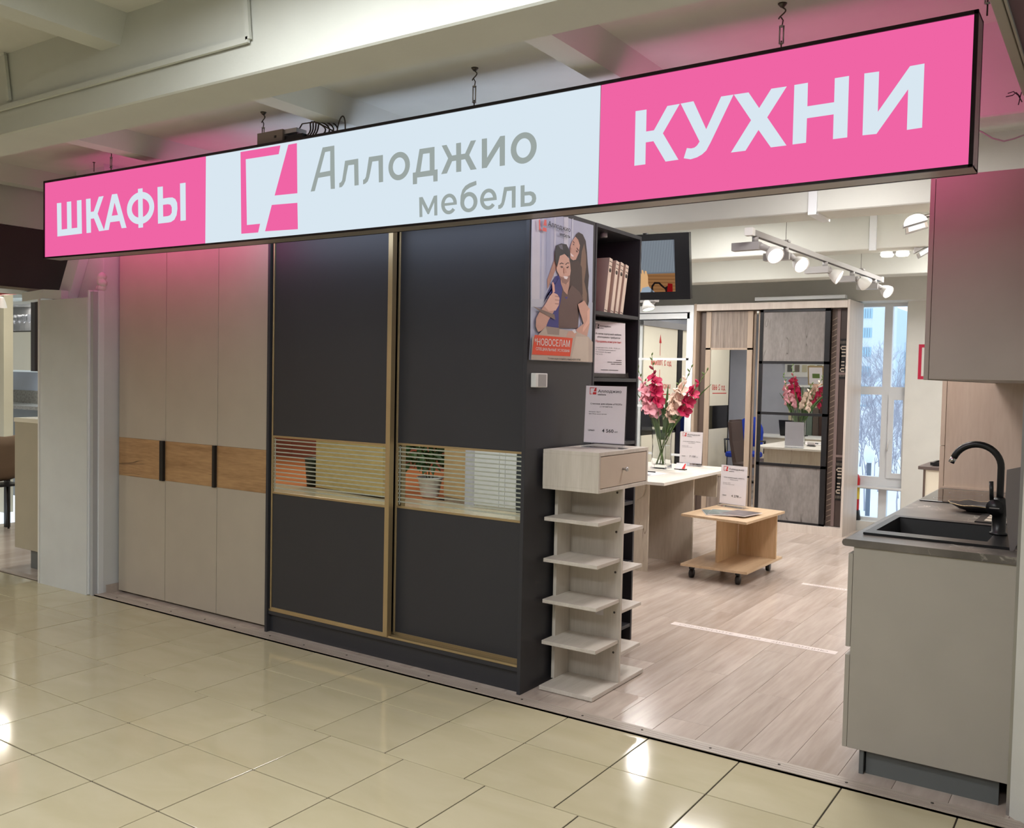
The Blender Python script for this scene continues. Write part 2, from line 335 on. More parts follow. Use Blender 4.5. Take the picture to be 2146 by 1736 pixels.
# ------------------------------------------------------------------ the setting: floor, ceiling, beams, walls
fl = B(-14, 2.5, -6.5, 3.6, -.2, -.004); fl.box(-9, 1.2, 3.6, 10.2, -.2, -.004)
floor = struct('floor', fl, M['grout'])
PX, AX0, BX0 = .3975, -3.118, -4.0134
rows = [(3.540, 3.182, 1), (3.182, 2.7595, 1), (2.7595, 2.3446, 0), (2.3446, 1.9283, 0), (1.9283, 1.512, 0), (1.512, 1.096, 0)]
tm = {}
def pix(p):
    d = Vector(p)-CAM; z = d.dot(FWD); return (d.dot(RGT)/z*FPX+W/2, d.dot(DWN)/z*FPX+H/2) if z > .1 else (-9e9, 0)
rest = MB()
yy = 1.096
while yy > -1.3: rows.append((yy, yy-.416, 0)); yy -= .416
for y1, y0, ph in rows:
    base = BX0 if ph else AX0; k0 = int((-11.5-base)//PX)
    for k in range(k0, k0+32):
        x0 = base+k*PX; x1 = x0+PX
        if x0 > .4: break
        vis = any(-30 < px < W+30 and py < H+40 for px, py in (pix((x, y, 0)) for x in (x0, x1) for y in (y0, y1)))
        g = .0028; hh = round(y1-y0, 4)
        if vis and y1 > 1.2:
            if hh not in tm:
                o = MB().box(-PX/2+g, PX/2-g, -hh/2+g, hh/2-g, -.006, 0, bev=.0012).obj('floor_tile', M['tile'], floor); tm[hh] = o.data
            else:
                o = bpy.data.objects.new('floor_tile', tm[hh]); C.objects.link(o); o.parent = floor
            o.location = ((x0+x1)/2, (y0+y1)/2, random.uniform(-.0004, .0004))
        else: rest.box(x0+g, x1-g, y0+g, y1-g, -.006, 0)
o = rest.obj('distant_floor_tiles', M['tile'], floor); o['kind'] = 'stuff'
PW, PL = .196, 1.29; pm = None; k = 0
for c in range(-23, 8):
    x0 = -1.461+c*PW; off = {0: 4.387, -1: 5.11, -4: 5.80}.get(c, 4.387+((c*.437) % 1)*PL)
    y = off-3*PL
    while y < 9.95:
        ya = max(y, 3.62); yb = min(y+PL, 9.95)
        if yb-ya > .004:
            full = abs(yb-ya-PL) < 1e-4
            if full and pm: o = bpy.data.objects.new('floor_plank', pm); C.objects.link(o); o.parent = floor
            else:
                o = MB().box(-PW/2+.0006, PW/2-.0006, -(yb-ya)/2+.0006, (yb-ya)/2-.0006, -.004, .001, bev=.0008).obj('floor_plank', M['plank'], floor)
                if full: pm = o.data
            o.location = (x0+PW/2, (ya+yb)/2, 0)
        y += PL
# neighbour shop laminate
MB().box(-9, -5.9, 3.56, 6.2, -.004, .0015).obj('neighbour_floor', M['plank'], floor)
# ribbed threshold strip
tr = MB()
for i in range(4): tr.box(-6.4, .1, 3.541+i*.0205, 3.541+i*.0205+.0185, -.002, .009)
tr.box(-6.4, .1, 3.541, 3.62, -.002, .006)
th = struct('trim_1', tr, M['plank_trim'])
for i in range(19):
    x = -5.5+i*.293+random.uniform(-.03, .03)
    MB().lathe([(.006, 0), (.005, .0025)], (x, 3.577+.01*(i % 2), .0085), n=8).obj('screw', M['steel'], th)
struct('trim_2', B(-7.6, -5.9, 3.545, 3.60, 0, .008), M['plank_trim'])

CZ, CS = 2.88, .938
def cz(z): return 1.52+(z-1.52)*CS
ce = MB().box(-14, 2.5, -6.5, 10.4, CZ, CZ+.13)
ceiling = struct('ceiling', ce, M['ceil'])
BEAMS = [(2.275, 2.505), (.45, .66), (4.13, 4.295), (5.90, 6.19), (7.70, 7.93), (9.52, 9.76), (-1.4, -1.2)]
for y0, y1 in BEAMS:
    MB().box(-14, 2.4, y0*CS, y1*CS, cz(2.60), CZ+.03, bev=.006).obj('ceiling_beam', M['beam'], ceiling)
for x in (-5.133, -3.49, -1.905, -.30, -6.75, -8.35):
    for y0, y1 in ((.66, 2.275), (2.505, 4.13)):
        MB().prism([(x*CS, y0*CS, cz(2.85)), (x*CS-.12, y0*CS, cz(2.85)), (x*CS-.14, y0*CS, CZ+.03), (x*CS+.06, y0*CS, CZ+.03)], (0, (y1-y0)*CS, 0)).obj('ceiling_rib', M['beam'], ceiling)
MB().box(-7.2, -6.505, 2.36, 10, 2.507, CZ+.03).obj('ceiling_beam', M['beam'], ceiling)
for (x, y), h_ in [(q_, .31) for q_ in MALL]+[(q_, .27) for q_ in STORE]: MB().box(x-h_, x+h_, y-h_, y+h_, 2.824, CZ, bev=.004).obj('ceiling_light_housing', M['white'], ceiling)  # housings added around the lamps out of view
MB().box(-4.12, -3.98, 8.48, 8.62, 2.404, 2.44).box(-4.06, -4.04, 8.54, 8.56, 2.44, CZ).obj('ceiling_light_housing', M['white'], ceiling)
for x, y, z_ in ((-7.8, 4.9, 2.804), (-10.0, -2.8, 2.804)): MB().box(x-.32, x+.32, y-.32, y+.32, z_, CZ).obj('ceiling_light_housing', M['white'], ceiling)
# walls
struct('wall_left', B(-5.75, -5.62, 4.35, 10.1, 0, CZ), M['lav'])
wb = MB().box(-9, -2.40, 9.97, 10.2, 0, CZ); wb.box(-1.868, 1.2, 9.97, 10.2, 0, CZ); wb.box(-2.40, -1.868, 9.97, 10.2, 2.37, CZ); wb.box(-2.40, -1.868, 9.97, 10.2, -.2, .10)
struct('wall_back', wb, M['paint'])
struct('wall_right', B(-.285, -.15, 3.75, 10.1, 0, CZ), M['paint'])
struct('wall_front', B(-14, 2.5, -6.6, -6.5, 0, CZ), flat('far_mall_wall', (140, 92, 78), .6))
struct('wall_east', B(2.4, 2.5, -6.5, 3.6, 0, CZ), M['paint'])
struct('wall_west', B(-14, -13.9, -6.5, 10, 0, CZ), M['paint'])
struct('wall_neighbour', B(-9, -5.9, 6.2, 6.3, 0, CZ), M['paint'])
# right corner pillar, chamfered
p = [(-.289, 3.665), (-.235, 3.607), (-.10, 3.56), (.45, 3.56), (.45, 4.0), (-.12, 4.0), (-.16, 3.70), (-.285, 3.70)]
struct('trim_3', MB().prism([(x, y, 0) for x, y in p], (0, 0, 2.48)), M['paint'])
MB().box(-.297, -.287, 3.662, 3.672, 0, 2.4).obj('edge_strip', M['alu'], bpy.data.objects['trim_3'])
# left column with metal edge profile and skirting
cl = MB().box(-6.325, -5.745, 3.515, 3.60, 0, 1.99); cl.box(-5.90, -5.745, 3.602, 4.2, 0, 1.99); cl.box(-6.09, -5.70, 3.642, 4.2, 1.992, CZ)
col = struct('wall_column', cl, M['paintc'])
MB().box(-6.332, -6.318, 3.507, 3.52, 0, 2.0).obj('corner_bead', M['white'], col)
for i, x in enumerate((-5.75, -5.728, -5.706)):
    MB().box(x, x+.018, 3.52+i*.022, 3.56+i*.022, .005, 2.04, bev=.002).obj('grooved_profile', M['pvc'], col)
MB().box(-5.742, -5.70, 3.53, 3.61, 0, 2.03).obj('profile_backing', flat('shadow_gap_metal', (176, 178, 180), .5), col)
MB().box(-5.70, -5.69, 3.6, 4.4, .0, CZ).obj('return_panel', M['paintc'], col)
MB().box(-5.692, -5.678, 3.62, 3.9, 0, .06).obj('skirting', M['plank_trim'], col)
# expanding-foam lump over the profile
b = MB()
for i in range(9):
    q = Vector((-5.735+.004*i+random.uniform(-.012, .012), 3.60, 2.04+.012*i+random.uniform(-.02, .02)))
    b.lathe([(.004, -.03), (.024, -.02), (.032, 0), (.022, .02), (.004, .03)], q, (random.uniform(-1, 1), -.3, 1), 8)
b.obj('plaster_lump', M['paint'], col)

# sloped dark bulkheads of the neighbouring shops, grey frames, white trunking
t = thing('blank_fascia', 'dark brown blank sign panel of the neighbouring shop left of the lightbox', 'sign', (-6.55, 2.5, 2.07))
MB().box(-6.62, -6.50, 1.2, 3.99, 2.082, 2.503).obj('panel', M['dgrey'], t)
MB().box(-6.9, -6.495, 1.2, 4.0, 2.062, 2.08).obj('bottom_frame', M['frame'], t)
t2 = thing('blank_fascia', 'dark purple overhead panel with olive frame above the right pillar', 'sign', (0, 2.5, 2.5))
MB().box(-.300, .6, .9, 3.53, 2.506, 2.56).obj('panel', flat('dusky_panel', (84, 62, 64), .5), t2)
MB().box(-.328, -.30, .9, 3.54, 2.50, 2.57, bev=.002).obj('frame_strip', M['frame'], t2)
MB().box(-.296, -.290, .9, 3.54, 2.496, 2.506).obj('frame_strip', M['frame'], t2)
def trunk(name, label, pts, w, d, up, mat=M['pvc']):
    t = thing(name, label, 'cable duct', pts[0])
    for a, b_ in zip(pts, pts[1:]):
        a = Vector(a); b_ = Vector(b_); ax = (b_-a).normalized(); u = Vector(up); s_ = ax.cross(u).normalized()
        q = [a+s_*w/2, a-s_*w/2, a-s_*w/2+u*d, a+s_*w/2+u*d]; MB().prism(q, b_-a).obj('duct_length', mat, t)
    return t
def q_(x, y, Y): return onY(x, y, Y)
p0, p1 = q_(182, 515, 3.64), q_(151, 624, 3.64)
trunk('cable_duct', 'thick white cable duct slanting down beside the dark sign panel at the column top', [p0, p1], .125, .065, (0, -1, 0))
trunk('cable_duct', 'short white cable duct elbow running left from the thick duct', [q_(150, 620, 3.6), q_(112, 618, 3.6), q_(68, 625, 3.6)], .062, .075, (0, -1, 0))
y = 2.275*CS-.006
pb = [onY(*p, y) for p in ((-30, 238), (524, 84), (518, -20))]
trunk('cable_duct', 'thin white cable duct along the front of the corridor beam, turning up', pb, .02, .012, (0, -1, 0), M['beam'])
pc = [onY(*p, y) for p in ((3, 95), (12, 118), (22, 212))]
trunk('cable_duct', 'short thin cable duct dropping at the upper left corner', pc, .02, .012, (0, -1, 0), M['beam'])
x0 = onY(1705, 410, 5.9*CS).x
trunk('cable_duct', 'white duct wrapping the shop beam above the track rail', [(x0, 5.898*CS, CZ), (x0, 5.898*CS, cz(2.586))], .05, .016, (0, -1, 0))
trunk('cable_duct', 'white duct across the underside of the shop beam', [(x0, 5.88*CS, cz(2.60)), (x0, 6.2*CS, cz(2.60))], .05, .016, (0, 0, -1))
x1 = onY(1831, 480, 7.7*CS).x
trunk('cable_duct', 'thin white duct dropping over the second shop beam', [(x1, 7.698*CS, CZ), (x1, 7.698*CS, cz(2.588))], .05, .016, (0, -1, 0))
t = thing('cable_bundle', 'frayed dark wire ends by the right overhead frame', 'wires', onY(2135, 210, 3.66))
for a in (((2112, 196), (2124, 192), (2134, 200), (2142, 214)), ((2108, 203), (2122, 200), (2130, 194), (2138, 203)), ((2138, 203), (2136, 212), (2134, 220)), ((2138, 203), (2142, 190), (2150, 170))):
    MB().tube([onY(*p, 3.64) for p in a], .0018, 5).obj('wire', M['black'], t)
tag(MB().tube([onY(*p, 3.9) for p in ((2046, 271), (2060, 278), (2080, 290), (2104, 296), (2125, 291), (2146, 283))], .003, 6).obj('hanging_wire', M['greyenamel']), 'single pale wire sagging behind the right end of the lightbox', 'wire')
# ------------------------------------------------------------------ the big lightbox sign
SY = 3.25
def sag(x): return -.016*(1-min(1, abs((x+3.12)/2.69))**2)
XL, XR = onY(91, 383, SY).x, onY(2051, 20, SY).x
ZT, ZB = 1.52+(2.783-1.52)*3.25/3.45, 1.52+(2.262-1.52)*3.25/3.45
def sx_(x, z, y=SY): return Vector((x, y, z+sag(x)))
def strip(mb, x0, x1, z0, z1, y0, y1, n=12):
    xs = [x0+(x1-x0)*i/n for i in range(n+1)]
    for a, b in zip(xs, xs[1:]):
        v = [sx_(x, z, y) for x in (a, b) for y in (y0, y1) for z in (z0, z1)]
        mb.add(v, [(0, 1, 3, 2), (4, 6, 7, 5), (0, 4, 5, 1), (2, 3, 7, 6), (0, 2, 6, 4), (1, 5, 7, 3)])
    return mb
sg = thing('lightbox_sign', 'long hanging pink and white illuminated shop sign reading ШКАФЫ, Аллоджио мебель, КУХНИ', 'sign', ((XL+XR)/2, SY, 2.5))
f = MB(); strip(f, XL, XR, ZT-.008, ZT, SY+.002, SY+.115); strip(f, XL, XR, ZB, ZB+.008, SY+.002, SY+.115)
strip(f, XL, XL+.008, ZB, ZT, SY+.002, SY+.115, 1); strip(f, XR-.008, XR, ZB, ZT, SY+.002, SY+.115, 1); strip(f, XL, XR, ZB, ZT, SY+.055, SY+.06)
f.obj('housing', M['signalu'], sg)
f = MB(); e = .012
for yy in (SY, SY+.108):
    strip(f, XL, XR, ZT-e, ZT+.001, yy, yy+.01); strip(f, XL, XR, ZB-.001, ZB+e*.7, yy, yy+.01); strip(f, XL-.001, XL+e*.7, ZB, ZT, yy, yy+.01, 1); strip(f, XR-e, XR+.001, ZB, ZT, yy, yy+.01, 1)
f.obj('edge_trim', M['signblk'], sg)
XA, XB = onY(428.5, 415, SY).x, onY(1254.5, 300, SY).x
for yy, sd in ((SY+.006, 'E'), (SY+.113, 'B')):
    for a, b, mt in ((XL, XA, 'pink'), (XA, XB, 'white'), (XB, XR, 'pink')):
        strip(MB(), a+.002, b-.002, ZB+.005, ZT-.007, yy, yy+.003).obj('face_panel' if sd == 'E' else 'rear_panel', M[mt+sd], sg)
LY = SY+.004
def q4(*pts): return [onY(*p, LY) for p in pts]
from mathutils.geometry import tessellate_polygon
kA = lambda x, y: (110+x/7.4, 370+y/7.4)
kB = lambda x, y: (1310+x/6.706, 180+y/6.706)
kC = lambda x, y: (1630+x/6.706, 120+y/6.706)
kD = lambda x, y: (700+x/9.755, 270+y/9.755)
kE = lambda x, y: (910+x/9.33, 260+y/9.33)
kF = lambda x, y: (870+x/8.098, 370+y/8.098)
c4 = lambda x, y: (480+x/8.679, 220+y/8.679)
c1 = lambda x, y: (x/2.893, y/2.893)
def el(cx, cy, a, b, k, t0=0, t1=None, n=36):
    if t1 is None: return [(cx+a*math.cos(2*math.pi*i/n), cy+b*math.sin(2*math.pi*i/n)+k*a*math.cos(2*math.pi*i/n)) for i in range(n)]
    return [(cx+a*math.cos(t), cy+b*math.sin(t)+k*a*math.cos(t)) for t in [t0+(t1-t0)*i/n for i in range(n+1)]]
def letter(mat, fn, *shapes, name='letter'):
    mb = MB()
    for sh in shapes:
        loops = [[onY(*(fn(*p) if fn else p), LY) for p in lp] for lp in sh]; flat_ = [v for lp in loops for v in lp]
        mb.add(flat_, [tuple(f) for f in tessellate_polygon(loops)])
    return mb.obj(name, M[mat], sg)
w_, g_ = 'whiteE', 'greyE'
letter(w_, kA, [[(68,415),(136,408),(143,823),(228,812),(222,394),(290,386),(298,805),(384,795),(378,373),(449,364),(457,886),(76,932)]])
letter(w_, kA, [[(519,350),(590,341),(594,550),(640,543),(718,315),(793,303),(700,577),(803,838),(722,850),(643,650),(594,657),(598,871),(528,879)]])
letter(w_, kA, [[(922,278),(1002,268),(1148,796),(1072,803),(1040,691),(895,710),(873,829),(796,838)], [(963,405),(1015,598),(919,610)]])
letter(w_, kA, [el(1366,490,212,250,-.12), el(1366,490,136,148,-.12)], [[(1325,193),(1397,182),(1405,790),(1333,799)]])
letter(w_, kA, [[(1628,165),(1711,154),(1714,342),(1800,328),(1860,325),(1905,350),(1933,410),(1938,500),(1925,600),(1890,670),(1840,705),(1800,714),(1636,733)], [(1714,440),(1790,430),(1830,438),(1850,480),(1850,560),(1825,600),(1790,614),(1717,623)]], [[(1977,108),(2064,96),(2068,680),(1985,690)]])
letter(w_, kB, [[(147,356),(302,332),(296,642),(405,625),(594,283),(768,253),(531,667),(750,1038),(568,1065),(398,778),(291,795),(285,1103),(130,1124)]])
letter(w_, kB, [[(781,250),(961,216),(1140,610),(1350,150),(1524,123),(1200,800),(1140,910),(1080,965),(1010,1005),(920,1033),(824,1018),(868,875),(930,880),(975,868),(1012,838),(1047,783)]])
letter(w_, None, [[kB(1528,123),kB(1735,92),kB(1884,312),kB(2055,40),kC(127,410),kB(1997,443),kC(122,1240),kB(2048,865),kB(1875,620),kB(1692,912),kB(1487,938),kB(1770,483)]])
letter(w_, kC, [[(233,390),(424,358),(416,690),(792,632),(801,295),(1002,262),(976,1127),(775,1152),(785,803),(410,858),(397,1202),(207,1227)]])
letter(w_, kC, [[(1217,228),(1424,200),(1406,768),(1858,125),(2062,88),(2028,990),(1814,1022),(1832,450),(1387,1078),(1190,1098)]])
letter(g_, c4, [[(1485,1578),(1702,775),(1915,738),(1925,1525),(1850,1530),(1840,1290),(1622,1328),(1560,1567)], [(1650,1232),(1748,858),(1840,840),(1840,1197)]])
letter(g_, kD, [[(226,655),(495,610),(505,1152),(418,1164),(411,732),(292,747),(250,960),(235,1060),(200,1140),(160,1190),(108,1203),(108,1110),(140,1095),(165,1055),(185,930)]])
letter(g_, kD, [[(713,578),(1000,534),(1004,1086),(917,1098),(909,655),(783,672),(740,900),(718,1000),(690,1075),(645,1120),(594,1138),(594,1044),(625,1030),(650,985),(672,860)]])
letter(g_, kD, [el(1332,763,220,289,-.16), el(1329,765,126,178,-.16)])
letter(g_, kD, [[(1748,415),(2055,368),(2056,838),(2118,828),(2118,1072),(2031,1082),(2027,955),(1700,998),(1697,1128),(1612,1138),(1610,900),(1668,890)], [(1820,515),(1955,497),(1957,850),(1766,880)]])
letter(g_, kE, [[(146,423),(242,408),(348,618),(430,603),(428,378),(524,362),(526,590),(604,578),(714,328),(818,315),(684,607),(830,884),(712,900),(604,688),(528,702),(528,930),(430,942),(428,716),(350,729),(248,966),(136,982),(272,672)]])
letter(g_, kE, [[(930,292),(1032,278),(1034,660),(1290,238),(1384,226),(1382,810),(1280,824),(1280,440),(1026,856),(930,868)]])
letter(g_, kE, [el(1750,469,254,306,-.16), el(1748,470,143,190,-.16)])
letter(g_, kF, [[(68,355),(126,347),(226,550),(318,330),(374,318),(378,660),(325,664),(324,440),(235,640),(210,640),(118,465),(124,686),(74,692)]])
def eletter(cx, cy, a, b, a2, b2, bar): return letter(g_, kF, [el(cx, cy, a, b, -.1, .05, -5.6)+el(cx, cy, a2, b2, -.1, -5.6, .05)], [bar])
eletter(575, 467, 133, 175, 76, 114, [(490,456),(706,432),(708,476),(490,502)])
letter(g_, kF, [el(912,435,146,172,-.08), el(912,440,79,105,-.08)], [[(768,420),(772,330),(800,230),(850,160),(920,115),(1037,72),(1042,142),(930,190),(865,235),(830,290),(822,340),(838,420)]])
eletter(1243, 386, 141, 180, 80, 116, [(1155,374),(1383,347),(1385,398),(1155,424)])
letter(g_, kF, [[(1510,182),(1706,162),(1704,526),(1640,532),(1640,240),(1558,248),(1528,400),(1508,475),(1480,525),(1445,548),(1410,550),(1410,488),(1440,478),(1465,440),(1482,340)]])
letter(g_, kF, [[(1790,155),(1858,146),(1858,262),(1960,252),(2010,268),(2045,310),(2056,370),(2045,430),(2010,475),(1960,500),(1790,518)], [(1858,325),(1940,317),(1975,335),(1985,380),(1972,420),(1935,445),(1858,452)]])
letter('pinkE', c1, [[(1458,922),(1700,882),(1690,935),(1490,966),(1497,1365),(1577,1357),(1565,1410),(1463,1418)]], [[(1748,878),(1800,868),(1803,1172),(1665,1186)]], [[(1648,1243),(1803,1230),(1806,1390),(1607,1403)]], name='logo')
# hangers
def hanger(px, ptop, label):
    X = onY(px, ptop, SY+.06).x; z1 = ZT+sag(X); o = Vector((X, SY+.06, z1)); h = CZ-z1
    t = thing('sign_hanger', label, 'hanger', o, 'turnbuckle hangers of the lightbox')
    MB().lathe([(.017, 0), (.013, -.006), (.006, -.014)], o+Vector((0, 0, h)), n=10).obj('ceiling_anchor', M['steel'], t)
    hk = [o+Vector((.0+.012*math.sin(a), 0, h-.014-.028*a/3.4)) for a in [i*.34 for i in range(15)]]
    MB().tube(hk, .0028, 6).obj('hook', M['steel'], t)
    b = MB(); zb = h-.06
    b.tube([o+Vector((-.007, 0, .035)), o+Vector((-.007, 0, zb-.02))], .003, 6); b.tube([o+Vector((.007, 0, .035)), o+Vector((.007, 0, zb-.02))], .003, 6)
    b.lathe([(.004, -.004), (.011, 0), (.004, .004)], o+Vector((0, 0, .035)), n=8); b.lathe([(.004, -.004), (.011, 0), (.004, .004)], o+Vector((0, 0, zb-.02)), n=8)
    b.obj('turnbuckle', M['alu'], t)
    MB().tube([o+Vector((0, 0, -.004)), o+Vector((0, 0, .045))], .0028, 6).obj('eye_bolt', M['steel'], t)
    MB().tube([o+Vector((0, 0, zb-.025)), o+Vector((.004, 0, zb)), o+Vector((-.004, 0, zb+.012))], .0025, 6).obj('eye_bolt', M['steel'], t)
hanger(1640, 8, 'steel hook and turnbuckle holding the sign above the word КУХНИ')
hanger(995, 145, 'steel hook and turnbuckle in mid-sign, above the end of Аллоджио')
hanger(552, 238, 'steel hook and turnbuckle holding the sign beside the power box')
hanger(233, 318, 'steel hook and turnbuckle holding the sign above ШКАФЫ')
hanger(2070, 0, 'steel hook and turnbuckle past the right end of the sign')
tag(MB().tube([onY(197, 353, SY+.06)+Vector((0, 0, -.02)), onY(197, 352, SY+.06)+Vector((0, 0, .03))], .0025, 6).lathe([(.003, 0), (.010, .003), (.003, .006)], onY(197, 352, SY+.06)+Vector((0, 0, .03)), n=8).obj('bolt_stub', M['steel']), 'small bolt standing on the sign above ШКАФЫ', 'bolt')
# power supply on the sign
xs0, xs1 = onY(542, 290, SY+.03).x, onY(595, 280, SY+.03).x; zb = ZT+sag(xs0)+.001
t = thing('power_supply_box', 'grey sheet metal power supply box lying on top of the lightbox', 'power supply', (xs0, SY+.06, zb))
MB().box(xs0, xs1, SY+.02, SY+.11, zb, zb+.064, bev=.001).obj('case', flat('grey_sheet_metal', (140, 128, 122), .45), t)  # case in a plain non-metallic grey
MB().box(xs1-.06, xs1-.045, SY+.018, SY+.021, zb+.025, zb+.037).obj('socket_hole', M['black'], t)
MB().box(xs1, xs1+.09, SY+.03, SY+.10, zb+.04, zb+.062).obj('side_plate', M['alu'], t); MB().box(xs1, xs1+.13, SY+.035, SY+.095, zb, zb+.03).obj('terminal_block', M['black'], t)
t = thing('cable_coil', 'grey coiled cable on top of the sign right of the power box', 'cable', (xs1+.2, SY+.06, zb))
for i in range(4):
    r = .062+.006*i; c = Vector((xs1+.20+.01*i, SY+.05+.012*i, zb+.012))
    MB().tube([c+Vector((r*math.cos(a), .02*math.sin(3*a), r*1.0*math.sin(a))) for a in [math.pi*j/14 for j in range(15)]], .004, 6).obj('cable_loop', M['steel'], t)
MB().tube([(xs1+.05, SY+.06, zb+.03), (xs1+.1, SY+.06, zb+.085), (xs1+.2, SY+.06, zb+.082), (xs1+.30, SY+.06, zb+.03), (xs1+.36, SY+.06, zb)], .0035, 6).obj('cable_loop', M['steel'], t)
c = Vector((xs1+.37, SY+.06, zb)); MB().tube([c+Vector((.028*math.cos(a)+.01*math.sin(a), 0, .085*math.sin(a))) for a in [math.pi*j/12 for j in range(13)]], .0035, 6).obj('cable_loop', M['steel'], t)

# ------------------------------------------------------------------ cashmere three-door wardrobe
BY = 3.70
bx = [onY(248, 1239, BY).x, onY(345, 1262, BY).x, onY(452.5, 1286, BY).x, -4.205]
t = thing('hinged_wardrobe', 'cashmere beige three-door wardrobe with an oak band, under ШКАФЫ', 'wardrobe', ((bx[0]+bx[3])/2, BY+.3, 0))
MB().box(bx[0], bx[3], BY+.022, BY+.58, .03, 2.36).obj('carcass', M['cash'], t); MB().box(bx[0]+.02, bx[3], BY+.06, BY+.58, 0.002, .03).obj('plinth', M['black'], t)
for i in range(3):
    a, b = bx[i]+.0022, bx[i+1]-.0022; d = MB().box(a, b, BY, BY+.018, .015, .803, bev=.0012).box(a, b, BY, BY+.018, 1.061, 2.35, bev=.0012).obj('door', M['cash'], t)
    MB().box(a, b, BY, BY+.018, .8035, 1.0605, bev=.0008).obj('oak_band', M['oak'], d)
    if i < 2: MB().box(b-.034 if i == 0 else b-.022, b+.001, BY-.022, BY, .802, 1.062, bev=.002).obj('handle', M['black'], d)

# ------------------------------------------------------------------ anthracite sliding wardrobe
WX0, WX1, WY = -4.147, -2.355, 3.647; WZ = 2.345
t = thing('sliding_wardrobe', 'anthracite two-door sliding wardrobe with mirror strips and champagne profiles', 'wardrobe', ((WX0+WX1)/2, WY+.3, 0))
MB().box(WX0, WX0+.018, WY, 4.285, 0, WZ, bev=.001).obj('side_panel', M['anth'], t); MB().box(WX1-.02, WX1, WY, 4.285, 0, WZ, bev=.001).obj('side_panel', M['anth'], t)
MB().box(WX0+.018, WX1-.02, WY+.002, 4.285, WZ-.02, WZ).obj('top_panel', M['anth'], t); MB().box(WX0+.018, WX1-.02, WY+.012, 4.27, .105, .125, bev=.001).obj('bottom_panel', M['anth'], t)
MB().box(WX0+.018, WX1-.02, WY+.03, WY+.046, 0, .105).obj('plinth', M['anth'], t); MB().box(WX0+.018, WX1-.02, 4.26, 4.28, 0, WZ).obj('back_panel', M['anth_in'], t)
tk = MB()
for y in (WY+.014, WY+.040, WY+.064, WY+.086): tk.box(WX0+.02, WX1-.022, y, y+.004, .125, .137)
tk.obj('bottom_track', M['gold'], t); MB().box(WX0+.02, WX1-.022, WY+.012, WY+.09, .1245, .1262).obj('track_groove', flat('dark_track_metal', (58, 48, 34), .4, .5), t)  # groove floor coloured darker than the gold ribs
MB().box(WX0+.02, WX1-.022, WY+.014, WY+.09, WZ-.05, WZ-.02).obj('top_track', M['gold'], t)
def slide(x0, x1, y, wl, wr, zm0, zm1, ns):
    z0, z1 = .132, 2.30
    f = MB().box(x0, x0+wl, y, y+.026, z0, z1, bev=.0015).box(x1-wr, x1, y-.008 if wr > .02 else y, y+.028, z0, z1, bev=.0015)
    f.box(x0+wl, x1-wr, y+.002, y+.022, z0, z0+.016).box(x0+wl, x1-wr, y+.002, y+.022, z1-.02, z1).box(x0+wl, x1-wr, y+.002, y+.02, zm1, zm1+.011).box(x0+wl, x1-wr, y+.002, y+.02, zm0-.011, zm0)
    d = f.obj('sliding_door', M['gold'], t)
    MB().box(x0+wl, x1-wr, y+.007, y+.017, z0+.016, zm0-.011).obj('lower_panel', M['anth'], d); MB().box(x0+wl, x1-wr, y+.007, y+.017, zm1+.011, z1-.02).obj('upper_panel', M['anth'], d)
    MB().box(x0+wl, x1-wr, y+.009, y+.015, zm0, zm1).obj('mirror_strip', M['mirror'], d)
    for i in range(ns):
        z = zm0+.022+i*(zm1-zm0-.036)/(ns-1); MB().box(x0+wl+.004, x1-wr, y+.0075, y+.0088, z-.0033, z+.0033).obj('etched_stripe', M['etch'], d)
    MB().box(x0+wl+.012, x0+wl+.017, y+.0075, y+.0088, zm0+.006, zm1-.006).obj('etched_stripe', M['etch'], d)
slide(WX0+.028, -3.205, WY+.014, .010, .03, .828, 1.144, 13)
slide(-3.215, WX1-.021, WY+.064, .012, .006, .826, 1.150, 14)
# switch-like box and the tall poster on its side
t = thing('wall_box', 'small white plastic sensor box on the dark wardrobe side below the poster', 'sensor', (-2.35, 3.73, 1.5))
MB().box(-2.355, -2.325, 3.683, 3.79, 1.475, 1.543, bev=.003).obj('housing', M['white'], t); MB().box(-2.325, -2.3235, 3.705, 3.775, 1.48, 1.538, bev=.0005).obj('cover', M['greyenamel'], t)

PXX = -2.352
t = thing('poster', 'tall advertising poster of a smiling couple with a red banner on the dark wardrobe side', 'poster', (PXX, 3.95, 1.6))
LAY = [0]
def pc6(x, y): return (1100+x/5.425, 450+y/5.425)
def pl(pts, col, name='print'):
    LAY[0] += 1; dx = .0006+LAY[0]*.00025
    mt = bpy.data.materials.get('print_%d_%d_%d' % col) or flat('print_%d_%d_%d' % col, col, .45, var=.03, scale=9)
    b = MB(); b.poly([onX(*pc6(*p), PXX)+Vector((dx, 0, 0)) for p in pts]); return b.obj(name, mt, t)
out = [(78, -20), (300, -20), (430, 22), (778, 122), (765, 900), (752, 1682), (400, 1668), (46, 1652), (60, 1400), (64, 1000), (66, 600)]
b = MB(); b.prism([onX(*pc6(*p), PXX) for p in out], (.0006, 0, 0)); b.obj('sheet', M['paper'], t)
pl(out, (178, 186, 206))
for x0, x1, c in ((80, 170, (206, 208, 216)), (190, 215, (192, 198, 212)), (240, 290, (164, 174, 198)), (330, 350, (200, 206, 216)), (440, 490, (206, 212, 222)), (530, 545, (206, 214, 226))):
    pl([(x0, -10), (x1, -10), (x1-4, 960), (x0-6, 960)] if x0 < 300 else [(x0, 5 if x0 < 400 else 25+(x0-430)*.28), (x1, 10+(x1-430)*.28 if x1 > 430 else 5), (x1-4, 700), (x0-4, 700)], c)
pl([(64, 960), (300, 960), (300, 1060), (64, 1050)], (196, 202, 212)); pl([(620, 1000), (765, 1000), (752, 1500), (640, 1500)], (176, 186, 200))
